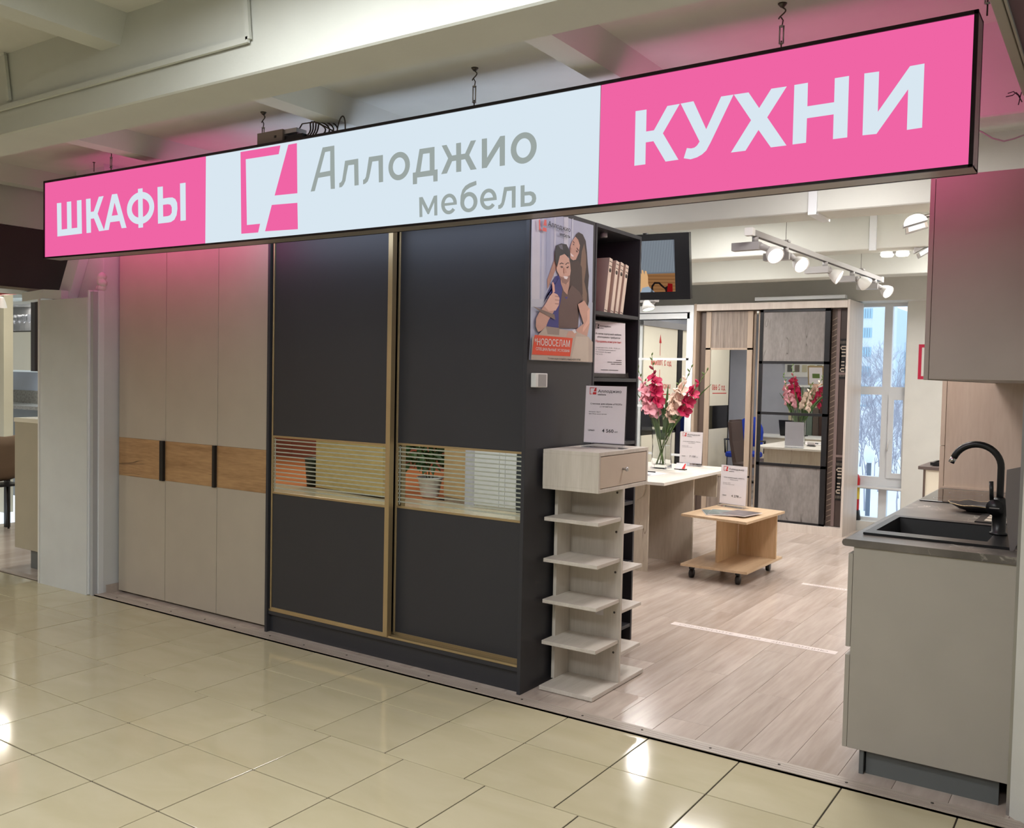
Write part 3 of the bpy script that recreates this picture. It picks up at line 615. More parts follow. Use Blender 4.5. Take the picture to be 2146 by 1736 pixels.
DK = (58, 48, 50); SK = (200, 158, 140); SK2 = (176, 136, 120)
pl([(330, 430), (352, 350), (420, 330), (440, 380), (370, 560), (330, 660), (250, 850), (248, 740), (300, 590), (326, 520)], SK2)
pl([(500, 530), (545, 300), (575, 225), (606, 200), (652, 226), (686, 300), (700, 430), (708, 560), (722, 700), (712, 840), (722, 985), (700, 1090), (660, 1070), (600, 900), (500, 900), (480, 700)], DK)
pl([(640, 420), (668, 330), (690, 470), (690, 600), (668, 760), (700, 900), (690, 1090), (655, 1040), (645, 900), (640, 700), (625, 580)], (124, 100, 84))
pl([(380, 1290), (350, 1000), (480, 560), (600, 520), (640, 600), (650, 900), (620, 1010), (595, 1290)], (70, 54, 52))
pl([(498, 440), (506, 370), (530, 300), (566, 250), (598, 286), (618, 350), (604, 440), (572, 512), (540, 520), (512, 500)], SK)
pl([(508, 440), (520, 444), (548, 470), (540, 482), (518, 470)], (238, 228, 224)); pl([(536, 296), (556, 318), (554, 330), (536, 308)], (90, 66, 60)); pl([(582, 372), (604, 404), (600, 418), (580, 386)], (90, 66, 60))
pl([(540, 330), (552, 342), (550, 350), (538, 342)], DK); pl([(576, 404), (592, 424), (586, 430), (574, 416)], DK); pl([(505, 372), (520, 380), (512, 432), (504, 424)], SK2)
pl([(230, 1290), (250, 1180), (330, 1080), (300, 900), (236, 920), (200, 1010), (300, 780), (340, 700), (392, 690), (430, 840), (420, 980), (372, 1090), (372, 1290)], (52, 52, 128))
pl([(392, 690), (420, 830), (470, 900), (520, 800), (610, 880), (650, 960), (585, 1020), (592, 1290), (372, 1290), (372, 1090), (400, 960), (415, 850)], (98, 76, 72))
pl([(440, 930), (460, 965), (478, 930), (460, 940)], (60, 60, 150))
pl([(385, 690), (498, 720), (492, 800), (470, 912), (430, 870), (398, 790)], (190, 150, 132))
pl([(345, 600), (356, 500), (384, 470), (440, 448), (488, 500), (502, 560), (508, 640), (496, 720), (470, 785), (440, 798), (398, 760), (372, 680), (350, 640)], (212, 172, 152))
pl([(330, 520), (328, 420), (346, 350), (400, 328), (460, 340), (500, 420), (504, 520), (486, 480), (440, 446), (384, 470), (362, 560), (352, 600)], (46, 44, 50)); pl([(366, 350), (410, 340), (420, 400), (390, 390)], (104, 104, 116))
pl([(382, 700), (420, 716), (470, 700), (500, 690), (486, 752), (452, 796), (408, 772)], (150, 116, 104)); pl([(420, 698), (478, 706), (462, 736), (434, 730)], (240, 232, 228))
pl([(378, 560), (400, 546), (424, 556), (424, 564), (400, 555), (380, 568)], DK); pl([(446, 566), (466, 546), (488, 548), (488, 556), (468, 555), (448, 574)], DK); pl([(390, 586), (420, 592), (412, 606), (394, 600)], (60, 44, 42)); pl([(456, 600), (482, 586), (480, 602), (460, 610)], (60, 44, 42))
pl([(428, 600), (442, 604), (458, 660), (430, 668), (424, 650)], (196, 152, 132))
pl([(585, 1020), (656, 978), (722, 1080), (718, 1250), (690, 1385), (600, 1376), (560, 1310), (650, 1240), (610, 1120)], SK); pl([(690, 1100), (722, 1060), (718, 1230), (640, 1340), (640, 1290), (690, 1200)], (222, 178, 158))
pl([(130, 1335), (104, 1270), (108, 1180), (150, 1100), (205, 1030), (312, 1100), (250, 1200), (205, 1310)], SK); pl([(200, 1040), (262, 930), (300, 884), (350, 908), (374, 950), (366, 1030), (330, 1092), (250, 1096)], (224, 184, 166))
pl([(288, 775), (300, 764), (316, 800), (322, 880), (296, 890)], (226, 176, 160))
for i in range(3): pl([(322, 922+i*44), (370, 932+i*40), (368, 940+i*40), (320, 930+i*44)], (168, 126, 112))
pl([(70, 1044), (312, 1136), (324, 1196), (160, 1112)], (126, 108, 98)); pl([(100, 1400), (210, 1275), (560, 1330), (700, 1390), (750, 1450), (746, 1680), (48, 1650), (62, 1380)], (186, 172, 158)); pl([(215, 1270), (370, 1290), (366, 1370), (235, 1360)], (150, 136, 126)); pl([(560, 1386), (700, 1392), (700, 1676), (500, 1660)], (200, 188, 172))
pl([(442, 1390), (470, 1330), (520, 1320), (566, 1350), (540, 1400)], SK); pl([(512, 1318), (545, 1302), (562, 1340), (540, 1352)], (220, 220, 220))
pl([(85, 1368), (520, 1405), (490, 1612), (55, 1590)], (222, 74, 42), 'red_banner')
LAY[0] += 4; dx = Vector((.0006+LAY[0]*.00025, 0, 0))
def pt(s, off, BL, BR, TL, TR, mt): textq(s, off, *[onX(*pc6(*p), PXX)+dx for p in (BL, BR, TL, TR)], mt, t)
pt('*НОВОСЕЛАМ', .012, (80, 1484), (483, 1508), (82, 1402), (484, 1428), M['white']); pt('СПЕЦИАЛЬНЫЕ УСЛОВИЯ', .01, (97, 1548), (478, 1572), (99, 1506), (480, 1536), M['white'])
pt('*Условия акции уточняйте у менеджеров салона', 0, (230, 1650), (606, 1666), (231, 1620), (607, 1634), M['ink']); pt('Аллоджио', .01, (238, 140), (490, 212), (240, 72), (492, 150), M['ink']); pt('мебель', .02, (370, 240), (488, 274), (371, 198), (489, 234), M['ink'])
b = MB()
for pp in (((130, 60), (146, 60), (150, 168), (164, 172), (160, 184), (133, 176)), ((195, 60), (218, 62), (219, 132), (182, 124)), ((180, 146), (219, 156), (220, 198), (172, 186))): b.poly([onX(*pc6(*p), PXX)+dx for p in pp])
b.obj('logo', flat('print_red', (222, 92, 84), .45), t)

# ------------------------------------------------------------------ anthracite bookcase behind the wardrobe, opening to the shop
BK0, BK1 = 4.292, 4.84
t = thing('bookcase', 'tall narrow anthracite open bookcase behind the sliding wardrobe', 'bookcase', (-2.55, 4.56, 0))
for y in (BK0, BK1-.018): MB().box(-2.75, -2.355, y, y+.018, 0, 2.345, bev=.001).obj('side_panel', M['anth'], t)
MB().box(-2.75, -2.735, BK0, BK1, 0, 2.345).obj('back_panel', M['anth_in'], t); MB().box(-2.75, -2.355, BK0+.018, BK1-.018, 2.325, 2.345).obj('top_panel', M['anth'], t)
for z in (1.885, 1.528, 1.17, .82, .47, .10): MB().box(-2.735, -2.357, BK0+.018, BK1-.018, z-.02, z, bev=.001).obj('shelf', M['anth'], t)
MB().cyl((-2.42, 4.50, 2.325), (-2.42, 4.50, 2.30), .02, 12).obj('puck_lamp', M['greyenamel'], t)
def book(y, x1, dpt, z, hgt, th, lean, label, grp=None):
    o = thing('book', label, 'book', (x1, y, z), grp); R = Matrix.Rotation(lean, 3, 'X')
    def tf(mb): mb.v = [Vector((x1, y, z))+R @ (v-Vector((x1, y, z))) for v in mb.v]; return mb
    tf(MB().box(x1-dpt, x1, y, y+th, z, z+hgt, bev=.001)).obj('cover', M['beigebook'], o)
    k = MB()
    for zz in (.04, .85, .93): k.box(x1, x1+.0006, y+.003, y+th-.003, z+hgt*zz, z+hgt*zz+.004)
    k.lathe([(.012, 0), (.012, .0006)], (x1, y+th/2, z+hgt*.78), (1, 0, 0), 10); tf(k).obj('spine_print', M['steel'], o)['kind'] = 'stuff'
book(4.44, -2.375, .24, 1.886, .305, .036, -.17, 'first kraft-coloured book leaning on the top bookcase shelf, nearest the poster', 'kraft books on the top bookcase shelf')
book(4.515, -2.375, .24, 1.886, .30, .034, -.19, 'second kraft book leaning on the top bookcase shelf', 'kraft books on the top bookcase shelf')
book(4.57, -2.375, .24, 1.886, .298, .034, -.20, 'third kraft book leaning on the top bookcase shelf', 'kraft books on the top bookcase shelf')
book(4.63, -2.375, .24, 1.886, .292, .034, -.21, 'last kraft book leaning on the top bookcase shelf, nearest the television', 'kraft books on the top bookcase shelf')
book(4.314, -2.372, .2, 1.529, .255, .024, 0, 'upright kraft book at the left edge of the second bookcase shelf')
book(4.66, -2.40, .2, 1.171, .30, .03, -.14, 'kraft book leaning on the third shelf behind the 4 560 price stand')
def acrylic(name, label, o, u, w, h, lean=.05, grp=None, base=.05):
    """upright acrylic sheet holder: o = bottom centre, u = direction to the right as read"""
    o = Vector(o); u = Vector(u).normalized(); n = Vector((u.y, -u.x, 0)); v = (Vector((0, 0, 1))-n*lean).normalized()
    t = thing(name, label, 'price stand', o, grp)
    c = o+u*(-w/2)
    MB().prism([c+v*.004, c+u*w+v*.004, c+u*w+v*h, c+v*h], -n*.003).obj('acrylic_sheet', M['acryl'], t)
    MB().prism([c+n*base*.6, c+u*w+n*base*.6, c+u*w-n*base, c-n*base], (0, 0, .003)).obj('acrylic_foot', M['acryl'], t)
    MB().prism([c+n*.022, c+u*w+n*.022, c+u*w+n*.02+v*.03, c+n*.02+v*.03], n*.0025).obj('front_lip', M['acryl'], t)
    p = c+v*.024+n*.0012; MB().prism([p+u*.003, p+u*(w-.003), p+u*(w-.003)+v*(h-.03), p+u*.003+v*(h-.03)], n*.0008).obj('paper_sheet', M['paper'], t)
    return t, p+n*.0022, u, v
def pricetag(label, o, u, w, h, l1, l2, price, small=True):
    t, p, u, v = acrylic('price_stand', label, o, u, w, h); W_ = w; H_ = h-.03
    P = lambda a, b: p+u*(a*W_)+v*(b*H_)
    logo(P(.11, .85), u, v, .16*W_, .12*H_, M['inkred'], t); textline('Аллоджио', .01, P(.31, .875), u, v, .06*H_, M['ink'], t, width=.56*W_); textline('мебель', .02, P(.31, .835), u, v, .03*H_, M['ink'], t, width=.2*W_)
    textline(l1, .02, P(.52, .665), u, v, .036*H_, M['ink'], t, width=.76*W_, align=.5); textline(l2, .01, P(.52, .62), u, v, .028*H_, M['ink'], t, width=.3*W_, align=.5)
    textline('Материал: ЛДСП', 0, P(.11, .53), u, v, .022*H_, M['ink'], t, width=.28*W_); textline('Цвет: Ясень анкор светлый', 0, P(.11, .495), u, v, .022*H_, M['ink'], t, width=.43*W_)
    textline('Цена:', .02, P(.11, .2), u, v, .038*H_, M['ink'], t, width=.16*W_); textline(price, .025 if price == '4 560' else .02, P(.45, .19), u, v, .058*H_, M['ink'], t, width=.27*W_); textline('руб.', 0, P(.75, .19), u, v, .03*H_, M['ink'], t, width=.08*W_)
    return t
t, p, u, v = acrylic('notice_stand', 'acrylic stand with a printed job notice on the second bookcase shelf', (-2.40, 4.55, 1.53), (.25, 1, 0), .30, .315, .04)
P = lambda a, b: p+u*(a*.30)+v*(b*.285)
logo(P(.16, .86), u, v, .1*.3, .09*.285, M['ink'], t); textline('Аллоджио', .01, P(.28, .89), u, v, .012, M['ink'], t, width=.09); textline('мебель', .02, P(.28, .86), u, v, .006, M['ink'], t, width=.03)
textline('В салон корпусной мебели', .012, P(.52, .74), u, v, .0125, M['ink'], t, .21, .5); textline('«Аллоджио» требуется', .012, P(.52, .675), u, v, .0125, M['ink'], t, .19, .5); textline('Продавец-консультант', .02, P(.52, .585), u, v, .015, M['inkred'], t, .21, .5)
for i, s in enumerate(('• Заработная плата: 35 000 – 70 000 руб.,', '• Официальное трудоустройство;', '• Бесплатное обучение;', '• График 2/2;')): textline(s, 0, P(.15, .48-.042*i), u, v, .007, M['ink'], t, (.21, .17, .13, .06)[i])
b = MB()
for yy, x0, x1 in ((.255, .72, .88), (.215, .48, .62), (.215, .64, .88), (.18, .58, .70), (.18, .72, .88), (.06, .3, .5), (.06, .52, .78)): b.poly([P(x0, yy), P(x1, yy), P(x1, yy+.009), P(x0, yy+.009)])
b.obj('small_print', M['ink'], t)

# ------------------------------------------------------------------ shoe rack with drawer
t = thing('shoe_rack', 'pale ash shoe rack with a drawer box on top, beside the dark wardrobe', 'shoe rack', (-2.18, 4.04, 0))
RX0, RX1, RY0, RY1 = -2.335, -2.028, 3.78, 4.31
MB().box(RX0+.012, RX1, RY0-.012, RY1+.006, .004, .024, bev=.001).obj('base_board', M['ashx'], t)
MB().box(-2.335, -2.317, 3.90, RY1, .024, .985, bev=.001).obj('upright_board', M['ash'], t); MB().box(-2.317, -2.028, 4.036, 4.054, .024, .985, bev=.001).obj('upright_board', M['ash'], t)
for z in (.845, .643, .441, .238): MB().box(-2.332, -2.034, 3.797, 4.036, z-.018, z, bev=.001).obj('shelf', M['ashx'], t)
for z in (.772, .575, .377, .167): MB().box(-2.317, -2.03, 4.054, 4.275, z-.012, z+.004, bev=.001).obj('shelf', M['ashx'], t)
b = MB().box(RX0, RX1, RY0, RY1, 1.159, 1.177, bev=.001).box(RX0, RX1, RY0, RY1, .985, 1.003, bev=.001).box(RX0, RX1-.001, RY0, RY0+.016, 1.003, 1.159).box(RX0, RX1-.001, RY1-.016, RY1, 1.003, 1.159).box(RX0, RX0+.016, RY0+.016, RY1-.016, 1.003, 1.159)
b.obj('drawer_box', M['ash'], t)
d = MB().box(RX1-.017, RX1-.002, RY0+.019, RY1-.019, 1.006, 1.156, bev=.001).obj('drawer', flat('pale_ash_front', (206, 190, 172), .5), t)
MB().lathe([(.006, 0), (.006, .012), (.011, .02), (.011, .026), (.004, .028)], (RX1-.002, 4.03, 1.085), (1, 0, 0), 12).obj('knob', M['alu'], d)
MB().box(-2.165, -2.12, 4.0348, 4.0356, .345, .425).obj('barcode_label', M['paper'], t)
for i, z in enumerate((.965, .77, .57, .37, .17)): MB().lathe([(.006, 0), (.006, .001)], (-2.06, 4.0355, z), (0, -1, 0), 8).obj('cam_cover', M['steel'], t)
pricetag('acrylic price stand 4 560 on top of the ash shoe rack', (-2.155, 4.06, 1.178), (1, .08, 0), .225, .315, 'Стеллаж для обуви «ЭКОП»', '(1170*500*310)', '4 560')
# ------------------------------------------------------------------ desk with vase, signs and papers
t = thing('desk', 'white craft oak table on panel legs carrying the flower vase', 'table', (-3.3, 7.0, 0))
MB().prism([(-2.862, 6.372, .728), (-2.892, 7.955, .728), (-3.75, 7.93, .728), (-3.75, 6.35, .728)], (0, 0, .022)).obj('tabletop', M['craftt'], t)
MB().box(-3.72, -3.105, 6.625, 6.645, 0, .728, bev=.001).obj('leg_panel', M['craft'], t); MB().box(-3.56, -2.955, 7.165, 7.185, 0, .728, bev=.001).obj('leg_panel', M['craft'], t)
MB().box(-3.45, -3.43, 6.645, 7.165, .25, .728).obj('modesty_panel', M['craft'], t)
MB().box(-3.66, -2.975, 7.74, 7.758, .5, .728).obj('apron', M['craft'], t); MB().box(-3.66, -3.64, 7.185, 7.74, 0, .728).obj('leg_panel', M['craft'], t)
ar = [(-3.105+.06*math.cos(a), 6.635, .728-.14+.06*0) for a in (0,)]
MB().prism([(-3.30, 6.60, .728), (-3.13, 6.60, .728), (-3.13, 6.60, .66), (-3.15, 6.60, .60), (-3.20, 6.60, .57), (-3.30, 6.60, .57)], (0, .02, 0)).obj('corner_bracket', M['craft'], t)
VX, VY, VZ = -3.357, 7.40, .7505
t = thing('placemat', 'round pale lace doily under the glass vase', 'doily', (VX, VY, VZ)); 
MB().lathe([(.165, 0), (.17, .0012), (.165, .0025), (.12, .003)], (VX, VY, VZ), n=28).obj('mat', M['craftt'], t)
VZ += .0032
t = thing('glass_vase', 'tall square clear glass vase full of gladioli on the desk', 'vase', (VX, VY, VZ))
def sq(r, z): return [Vector((VX+sx*r*(.94 if k else 1), VY+sy*r*(1 if k else .94), VZ+z)) for sx, sy, k in ((1,-1,0),(1,1,0),(1,1,1),(-1,1,1),(-1,1,0),(-1,-1,0),(-1,-1,1),(1,-1,1))]
mb = MB(); prof = [(.072, 0), (.07, .03), (.064, .12), (.063, .22), (.07, .36), (.082, .465), (.078, .465), (.064, .34), (.057, .2), (.06, .035)]
vs = []; fs = []
for r, z in prof: vs += sq(r, z)
for i in range(len(prof)-1):
    for k in range(8): fs.append((i*8+k, i*8+(k+1) % 8, (i+1)*8+(k+1) % 8, (i+1)*8+k))
fs += [tuple(range(7, -1, -1)), tuple((len(prof)-1)*8+k for k in range(8))]
mt, n_, b_ = newmat('vase_glass'); b_.inputs['Transmission Weight'].default_value = 1; b_.inputs['Roughness'].default_value = .01; b_.inputs['IOR'].default_value = 1.45; b_.inputs['Base Color'].default_value = (.97, .99, .98, 1)
mb.add(vs, fs, False).obj('vase_body', mt, t)
def petal(c, d, up, L, w, mb):
    d = d.normalized(); s = d.cross(up).normalized(); n = s.cross(d)
    rows_ = [(0, .12, 0), (.3, .7, .10), (.62, 1.0, .12), (.88, .72, .0), (1.0, .15, -.10)]
    vs = []
    for a, b, h in rows_:
        for q in (-1, 0, 1): vs.append(c+d*(a*L)+s*(q*b*w/2)+n*(h*L+(abs(q)*.10*L)))
    fs = []
    for i in range(4):
        for q in range(2): fs.append((i*3+q, i*3+q+1, i*3+q+4, i*3+q+3))
    mb.add(vs, fs, True)
def bloom(c, d, r, mat, parent, rnd):
    mb = MB(); d = d.normalized(); a = d.orthogonal().normalized(); b2 = d.cross(a)
    for k in range(6):
        t_ = k*math.pi/3+rnd.random()*.4; o = a*math.cos(t_)+b2*math.sin(t_)
        petal(c, (d*(.75 if k % 2 else .55)+o).normalized(), d, r*(1 if k % 2 else .9), r*.72, mb)
    for k in range(3): mb.cyl(c, c+d*r*.6+a*.004*(k-1), .0016, 4)
    return mb.obj('bloom', mat, parent)
GLAD = [((1366, 745), 'magenta', .40, 'back left magenta gladiolus with closed dark buds at the top', 0, 'bud'), ((1337, 772), 'pinkp', .26, 'pale pink gladiolus leaning left at the front of the vase', -1, 'pinkp'), ((1449, 770), 'creamp', .30, 'cream gladiolus right of centre with pale buds', -1, 'creamp'),
        ((1482, 777), 'magenta', .38, 'magenta gladiolus leaning far right over the price stand', 0, 'magenta'), ((1352, 800), 'pinkp', .18, 'short pink gladiolus behind the magenta one', 1, 'pinkp'), ((1425, 800), 'creamp', .26, 'cream gladiolus behind, hidden among leaves', 1, 'creamp')]
rg = random.Random(5)
for (px, py), colr, frac, lab, yo, budc in GLAD:
    tip = onY(px, py, VY+yo*.03-.02); base = Vector((VX-(tip.x-VX)*.12, VY+yo*.015, VZ+.03))
    t = thing('gladiolus', lab, 'flower', base)
    mid = base.lerp(tip, .45); mid.x = VX+(tip.x-VX)*.26; pts = []
    for i in range(13):
        s = i/12; pts.append(base*(1-s)**2+mid*(2*s*(1-s))+tip*s*s)
    MB().tube(pts, [.0055-.003*i/12 for i in range(13)], 6).obj('stem', M['green2'], t)
    n = 11; s0 = .60 if frac > .25 else .66
    for i in range(n):
        s = s0+(1-s0)*i/(n-1); p = base*(1-s)**2+mid*(2*s*(1-s))+tip*s*s; g = i/(n-1)
        side = -1 if i % 2 else 1
        d = Vector((side*.9+rg.uniform(-.3, .3), -.75+rg.uniform(-.3, .3), .25+g*1.2))
        if g < .52: bloom(p, d, .088-.03*g, M[colr], t, rg)
        elif g < .8:
            e = p+d.normalized()*.038; MB().tube([p, p.lerp(e, .5), e, e+d.normalized()*.012], [.004, .012, .011, .003], 7).obj('flower_bud', M[budc], t)
        else:
            e = p+d.normalized()*.034; MB().tube([p, p.lerp(e, .5), e], [.004, .008, .002], 6).obj('green_bud', M['green2'], t)
    for k in range(2):
        a = rg.uniform(-1, 1); c0 = Vector((VX+a*.03, VY+rg.uniform(-.02, .02), VZ+.25)); top = Vector((VX+(tip.x-VX)*.75+a*.13, VY+rg.uniform(-.06, .03), VZ+.50+rg.uniform(.05, .26)))
        mb = MB(); vs = []
        for i in range(7):
            s = i/6; p = c0.lerp(top, s)+Vector((0, 0, .04*math.sin(s*3.1))); w = .013*math.sin(math.pi*(.12+.88*s))+.003
            vs += [p+Vector((-w*.8, -.3*w, 0)), p+Vector((w*.8, .3*w, 0))]
        mb.add(vs, [(2*i, 2*i+1, 2*i+3, 2*i+2) for i in range(6)], True).obj('leaf', M['green'], t)
pricetag('acrylic price stand 7 150 on the desk right of the vase', (-3.27, 7.84, .7505), (1, -.05, 0), .225, .315, 'Стол раскладной «ЭКОН»', '«Раскладной»', '7 150')
t = thing('card_holder', 'small black business card holder with white cards on the desk', 'card holder', (-3.18, 7.42, .7505))
MB().box(-3.235, -3.135, 7.40, 7.45, .7505, .760, bev=.001).obj('base', M['black'], t); MB().prism([(-3.23, 7.405, .758), (-3.14, 7.405, .758), (-3.14, 7.44, .806), (-3.23, 7.44, .806)], (0, .012, 0)).obj('cards', M['paper'], t)
MB().prism([(-3.165, 7.4035, .762), (-3.140, 7.4035, .762), (-3.140, 7.436, .8055), (-3.150, 7.436, .8055)], (0, -.001, 0)).obj('logo', M['inkred'], t)
t = thing('brochure', 'open glossy leaflet lying at the near edge of the desk', 'leaflet', (-3.28, 6.95, .7505))
MB().prism([(-3.42, 6.74, .751), (-3.15, 6.68, .751), (-3.12, 7.02, .751), (-3.38, 7.08, .751)], (0, 0, .004)).obj('pages', M['paper'], t); MB().prism([(-3.40, 6.77, .7552), (-3.17, 6.72, .7552), (-3.16, 6.80, .7552), (-3.39, 6.85, .7552)], (0, 0, .0004)).obj('printed_photo', M['steel'], t)
tag(MB().tube([(-3.33, 6.92, .758), (-3.29, 6.96, .764), (-3.22, 6.99, .760)], .005, 6).lathe([(.004, 0), (.011, .004), (.012, .010), (.005, .016)], (-3.30, 6.95, .758), n=10).obj('black_sample', M['black']), 'small black sample piece lying on the leaflet', 'sample')

# ------------------------------------------------------------------ coffee table on castors
t = thing('coffee_table', 'light oak coffee table on black castors with an open base', 'table', (-2.53, 6.98, 0))
Rz = Matrix.Rotation(.0, 3, 'Z')
MB().prism([(-2.81, 6.585, .482), (-2.262, 6.50, .482), (-2.225, 7.285, .482), (-2.775, 7.37, .482)], (0, 0, .018)).obj('tabletop', M['oak2x'], t)
MB().prism([(-2.80, 6.575, .10), (-2.275, 6.575, .10), (-2.262, 7.37, .10), (-2.79, 7.42, .10)], (0, 0, .018)).obj('base_board', M['oak2x'], t)
o_ = onZ(1511, 1182, .118); MB().box(-2.60, -2.582, o_.y+.02, 7.23, .118, .482, bev=.001).obj('upright_panel', M['oak2'], t)
MB().box(-2.582, -2.27, 7.23, 7.248, .118, .482, bev=.001).obj('upright_panel', M['oak2'], t)
for x, y in ((-2.74, 6.66), (-2.37, 6.66), (-2.35, 7.30), (-2.74, 7.33)):
    MB().cyl((x-.012, y, .036), (x+.012, y, .036), .036, 16).obj('castor_wheel', M['black'], t); MB().box(x-.018, x+.018, y-.02, y+.02, .07, .10, bev=.003).obj('castor_fork', M['black'], t)
pricetag('acrylic price stand 4 278 on the oak coffee table', (-2.63, 7.20, .5005), (1, -.22, 0), .25, .345, 'Стол журнальный «НЕКСТ»', '(журнальный)', '4 278')
MG = flat('magazine_print', (98, 90, 92), .3, var=.5, scale=14); MG2 = flat('magazine_print_green', (110, 122, 120), .3, var=.4, scale=12)
for i, (cx_, cy_, a, mt, lab) in enumerate(((-2.60, 6.80, .5, MG2, 'bottom grey-green magazine fanned out on the coffee table'), (-2.55, 6.80, .25, MG2, 'middle magazine of the fan on the coffee table'), (-2.42, 6.82, -.15, MG, 'top dark magazine with an interior photo on the coffee table'))):
    R = Matrix.Rotation(a, 3, 'Z'); z = .5005+i*.006
    o = thing('magazine', lab, 'magazine', (cx_, cy_, z), 'magazines on the coffee table')
    MB().obox((cx_, cy_, z+.0025), .21, .28, .005, R).obj('pages', M['paper'], o); MB().obox((cx_, cy_, z+.0054), .206, .276, .0006, R).obj('cover', mt, o)

# ------------------------------------------------------------------ sliding wardrobes along the back wall
FY = 9.385
def px2(x, y): p = onY(x, y, FY); return p.x, p.z
xl, xr = -3.92, -2.291
t = thing('built_in_wardrobe', 'pale oak framed sliding wardrobe with grey concrete panels on the back wall', 'wardrobe', (-3.1, 9.6, 0))
MB().box(xl, xl+.03, FY, 9.95, 0, 2.355, bev=.001).obj('side_panel', M['bwood'], t); MB().box(xr-.022, xr, FY, 9.95, 0, 2.358, bev=.001).obj('side_panel', M['paleoak'], t)
MB().box(xl+.03, xr-.022, FY-.004, 9.95, 2.28, 2.35, bev=.001).obj('top_fascia', M['paleoak'], t); MB().box(xl+.03, xr-.022, FY, 9.95, .0, .085, bev=.001).obj('plinth', M['paleoak'], t)
MB().box(xl+.03, xr-.022, 9.90, 9.95, .085, 2.28).obj('back_panel', M['dbrown'], t)
# left door: line-textured panels, mirror, taupe stiles
xa, xb = px2(1476, 800)[0]-.02, px2(1570, 800)[0]; y = FY+.06
f = MB().box(xa, xa+.055, y, y+.03, .09, 2.27).box(xb-.055, xb, y, y+.03, .09, 2.27); z1, z2 = px2(1520, 729)[1], px2(1500, 990)[1]-.02
f.box(xa, xb, y, y+.03, z1-.02, z1); f.box(xa, xb, y, y+.03, z2-.02, z2); f.box(xa, xb, y, y+.03, .09, .12)
d = f.obj('sliding_door', M['bwood'], t); MB().box(xa+.055, xb-.055, y+.01, y+.02, z1, 2.27).obj('upper_panel', M['rough'], d); MB().box(xa+.055, xb-.055, y+.01, y+.02, .12, z2-.02).obj('lower_panel', M['rough'], d)
MB().box(xa+.055, xb-.055, y+.01, y+.016, z2, z1-.02).obj('mirror_panel', M['mirror'], d); MB().box(xl+.03, xa, y+.05, y+.06, .09, 2.28).obj('dark_gap', M['dbrown'], t)
# narrow mirrored middle door with a herringbone strip
xc, xd = xb+.004, px2(1590, 800)[0]
f = MB().box(xb, xb+.022, y+.04, y+.06, .09, 2.27).box(xb+.05, xb+.068, y+.035, y+.06, .09, 2.27); d = f.obj('sliding_door', M['bwood'], t)
MB().box(xb+.022, xd+.02, y+.045, y+.05, .09, 2.27).obj('mirror_panel', M['mirror'], d)
hb = MB()
for i in range(60):
    z = .12+i*.036; hb.prism([(xb+.07, y+.044, z), (xb+.07, y+.044, z+.006), (xd+.01, y+.044, z-.03), (xd+.01, y+.044, z-.036)], (0, .001, 0))
o = hb.obj('herringbone_etching', M['bwood'], d); o['kind'] = 'stuff'
# black framed door
xe, xg = px2(1588, 800)[0], px2(1735, 800)[0]; y = FY+.015
f = MB().box(xe, xe+.035, y, y+.03, .09, 2.275).box(xg-.05, xg, y, y+.03, .09, 2.275); zs = [px2(1660, v)[1] for v in (757, 865, 972, 1094)]
zs = [px2(1590, 758)[1], px2(1590, 864)[1], px2(1590, 970)[1], .10]
for z in zs: f.box(xe, xg, y, y+.028, z-.022, z+.006)
f.box(xe, xg, y, y+.028, 2.25, 2.275)
d = f.obj('sliding_door', M['blackfr'], t)
MB().box(xe+.035, xg-.05, y+.01, y+.018, zs[0]+.006, 2.25).obj('upper_panel', M['concrete'], d); MB().box(xe+.035, xg-.05, y+.01, y+.018, zs[3]+.006, zs[2]-.022).obj('lower_panel', M['concrete'], d)
MB().box(xe+.035, xg-.05, y+.012, y+.018, zs[1]+.006, zs[0]-.022).obj('mirror_panel', M['mirror'], d); MB().box(xe+.035, xg-.05, y+.012, y+.018, zs[2]+.006, zs[1]-.022).obj('mirror_panel', M['mirror'], d)
# rear door with zigzag strip and key pattern
y = FY+.07
f = MB().box(xg+.055, xg+.085, y, y+.03, .09, 2.275); d = f.obj('sliding_door', flat('mauve_wood', (122, 104, 100), .5), t)
MB().box(xg, xg+.055, y+.012, y+.018, .09, 2.275).obj('strip_panel', M['dbrown'], d); MB().box(xg+.085, xr-.022, y+.012, y+.018, .09, 2.275).obj('strip_panel', flat('deep_brown', (70, 58, 54), .4), d)
zz = MB()
for i in range(38):
    z = .12+i*.055; s = .05 if i % 2 else 0
    zz.prism([(xg+.004, y+.0105, z), (xg+.006, y+.0105, z+.006), (xg+.05, y+.0105, z+.032), (xg+.05, y+.0105, z+.026)], (0, .001, 0))
o = zz.obj('zigzag_relief', M['bwood'], d); o['kind'] = 'stuff'
KE = flat('key_pattern_pale', (190, 176, 160), .5)
for zc in (px2(1765, 752)[1], px2(1765, 1010)[1]):
    x0, x1 = xg+.09, xr-.03; MB().box(x0, x1, y+.006, y+.012, zc-.20, zc+.20).obj('key_panel', M['black'], d); k = MB(); w_ = x1-x0
    for s in (.13, .10, .07, .035):
        sgn = min(s, w_/2-.004)
        for a, b_, c_, e_ in ((-sgn, sgn, s, s-.012), (-sgn, -sgn+.01, s, -s), (-sgn, sgn-.02, -s+.012, -s), (sgn-.01, sgn, s, -s+.03)): k.box((x0+x1)/2+a, (x0+x1)/2+b_, y+.004, y+.006, zc+e_, zc+c_)
    for zq in (.165, -.165):
        for i in range(6): k.box(x0+i*w_/6+.004, x0+i*w_/6+w_/12, y+.004, y+.006, zc+zq-.014, zc+zq+.014)
    k.obj('greek_key', KE, d)
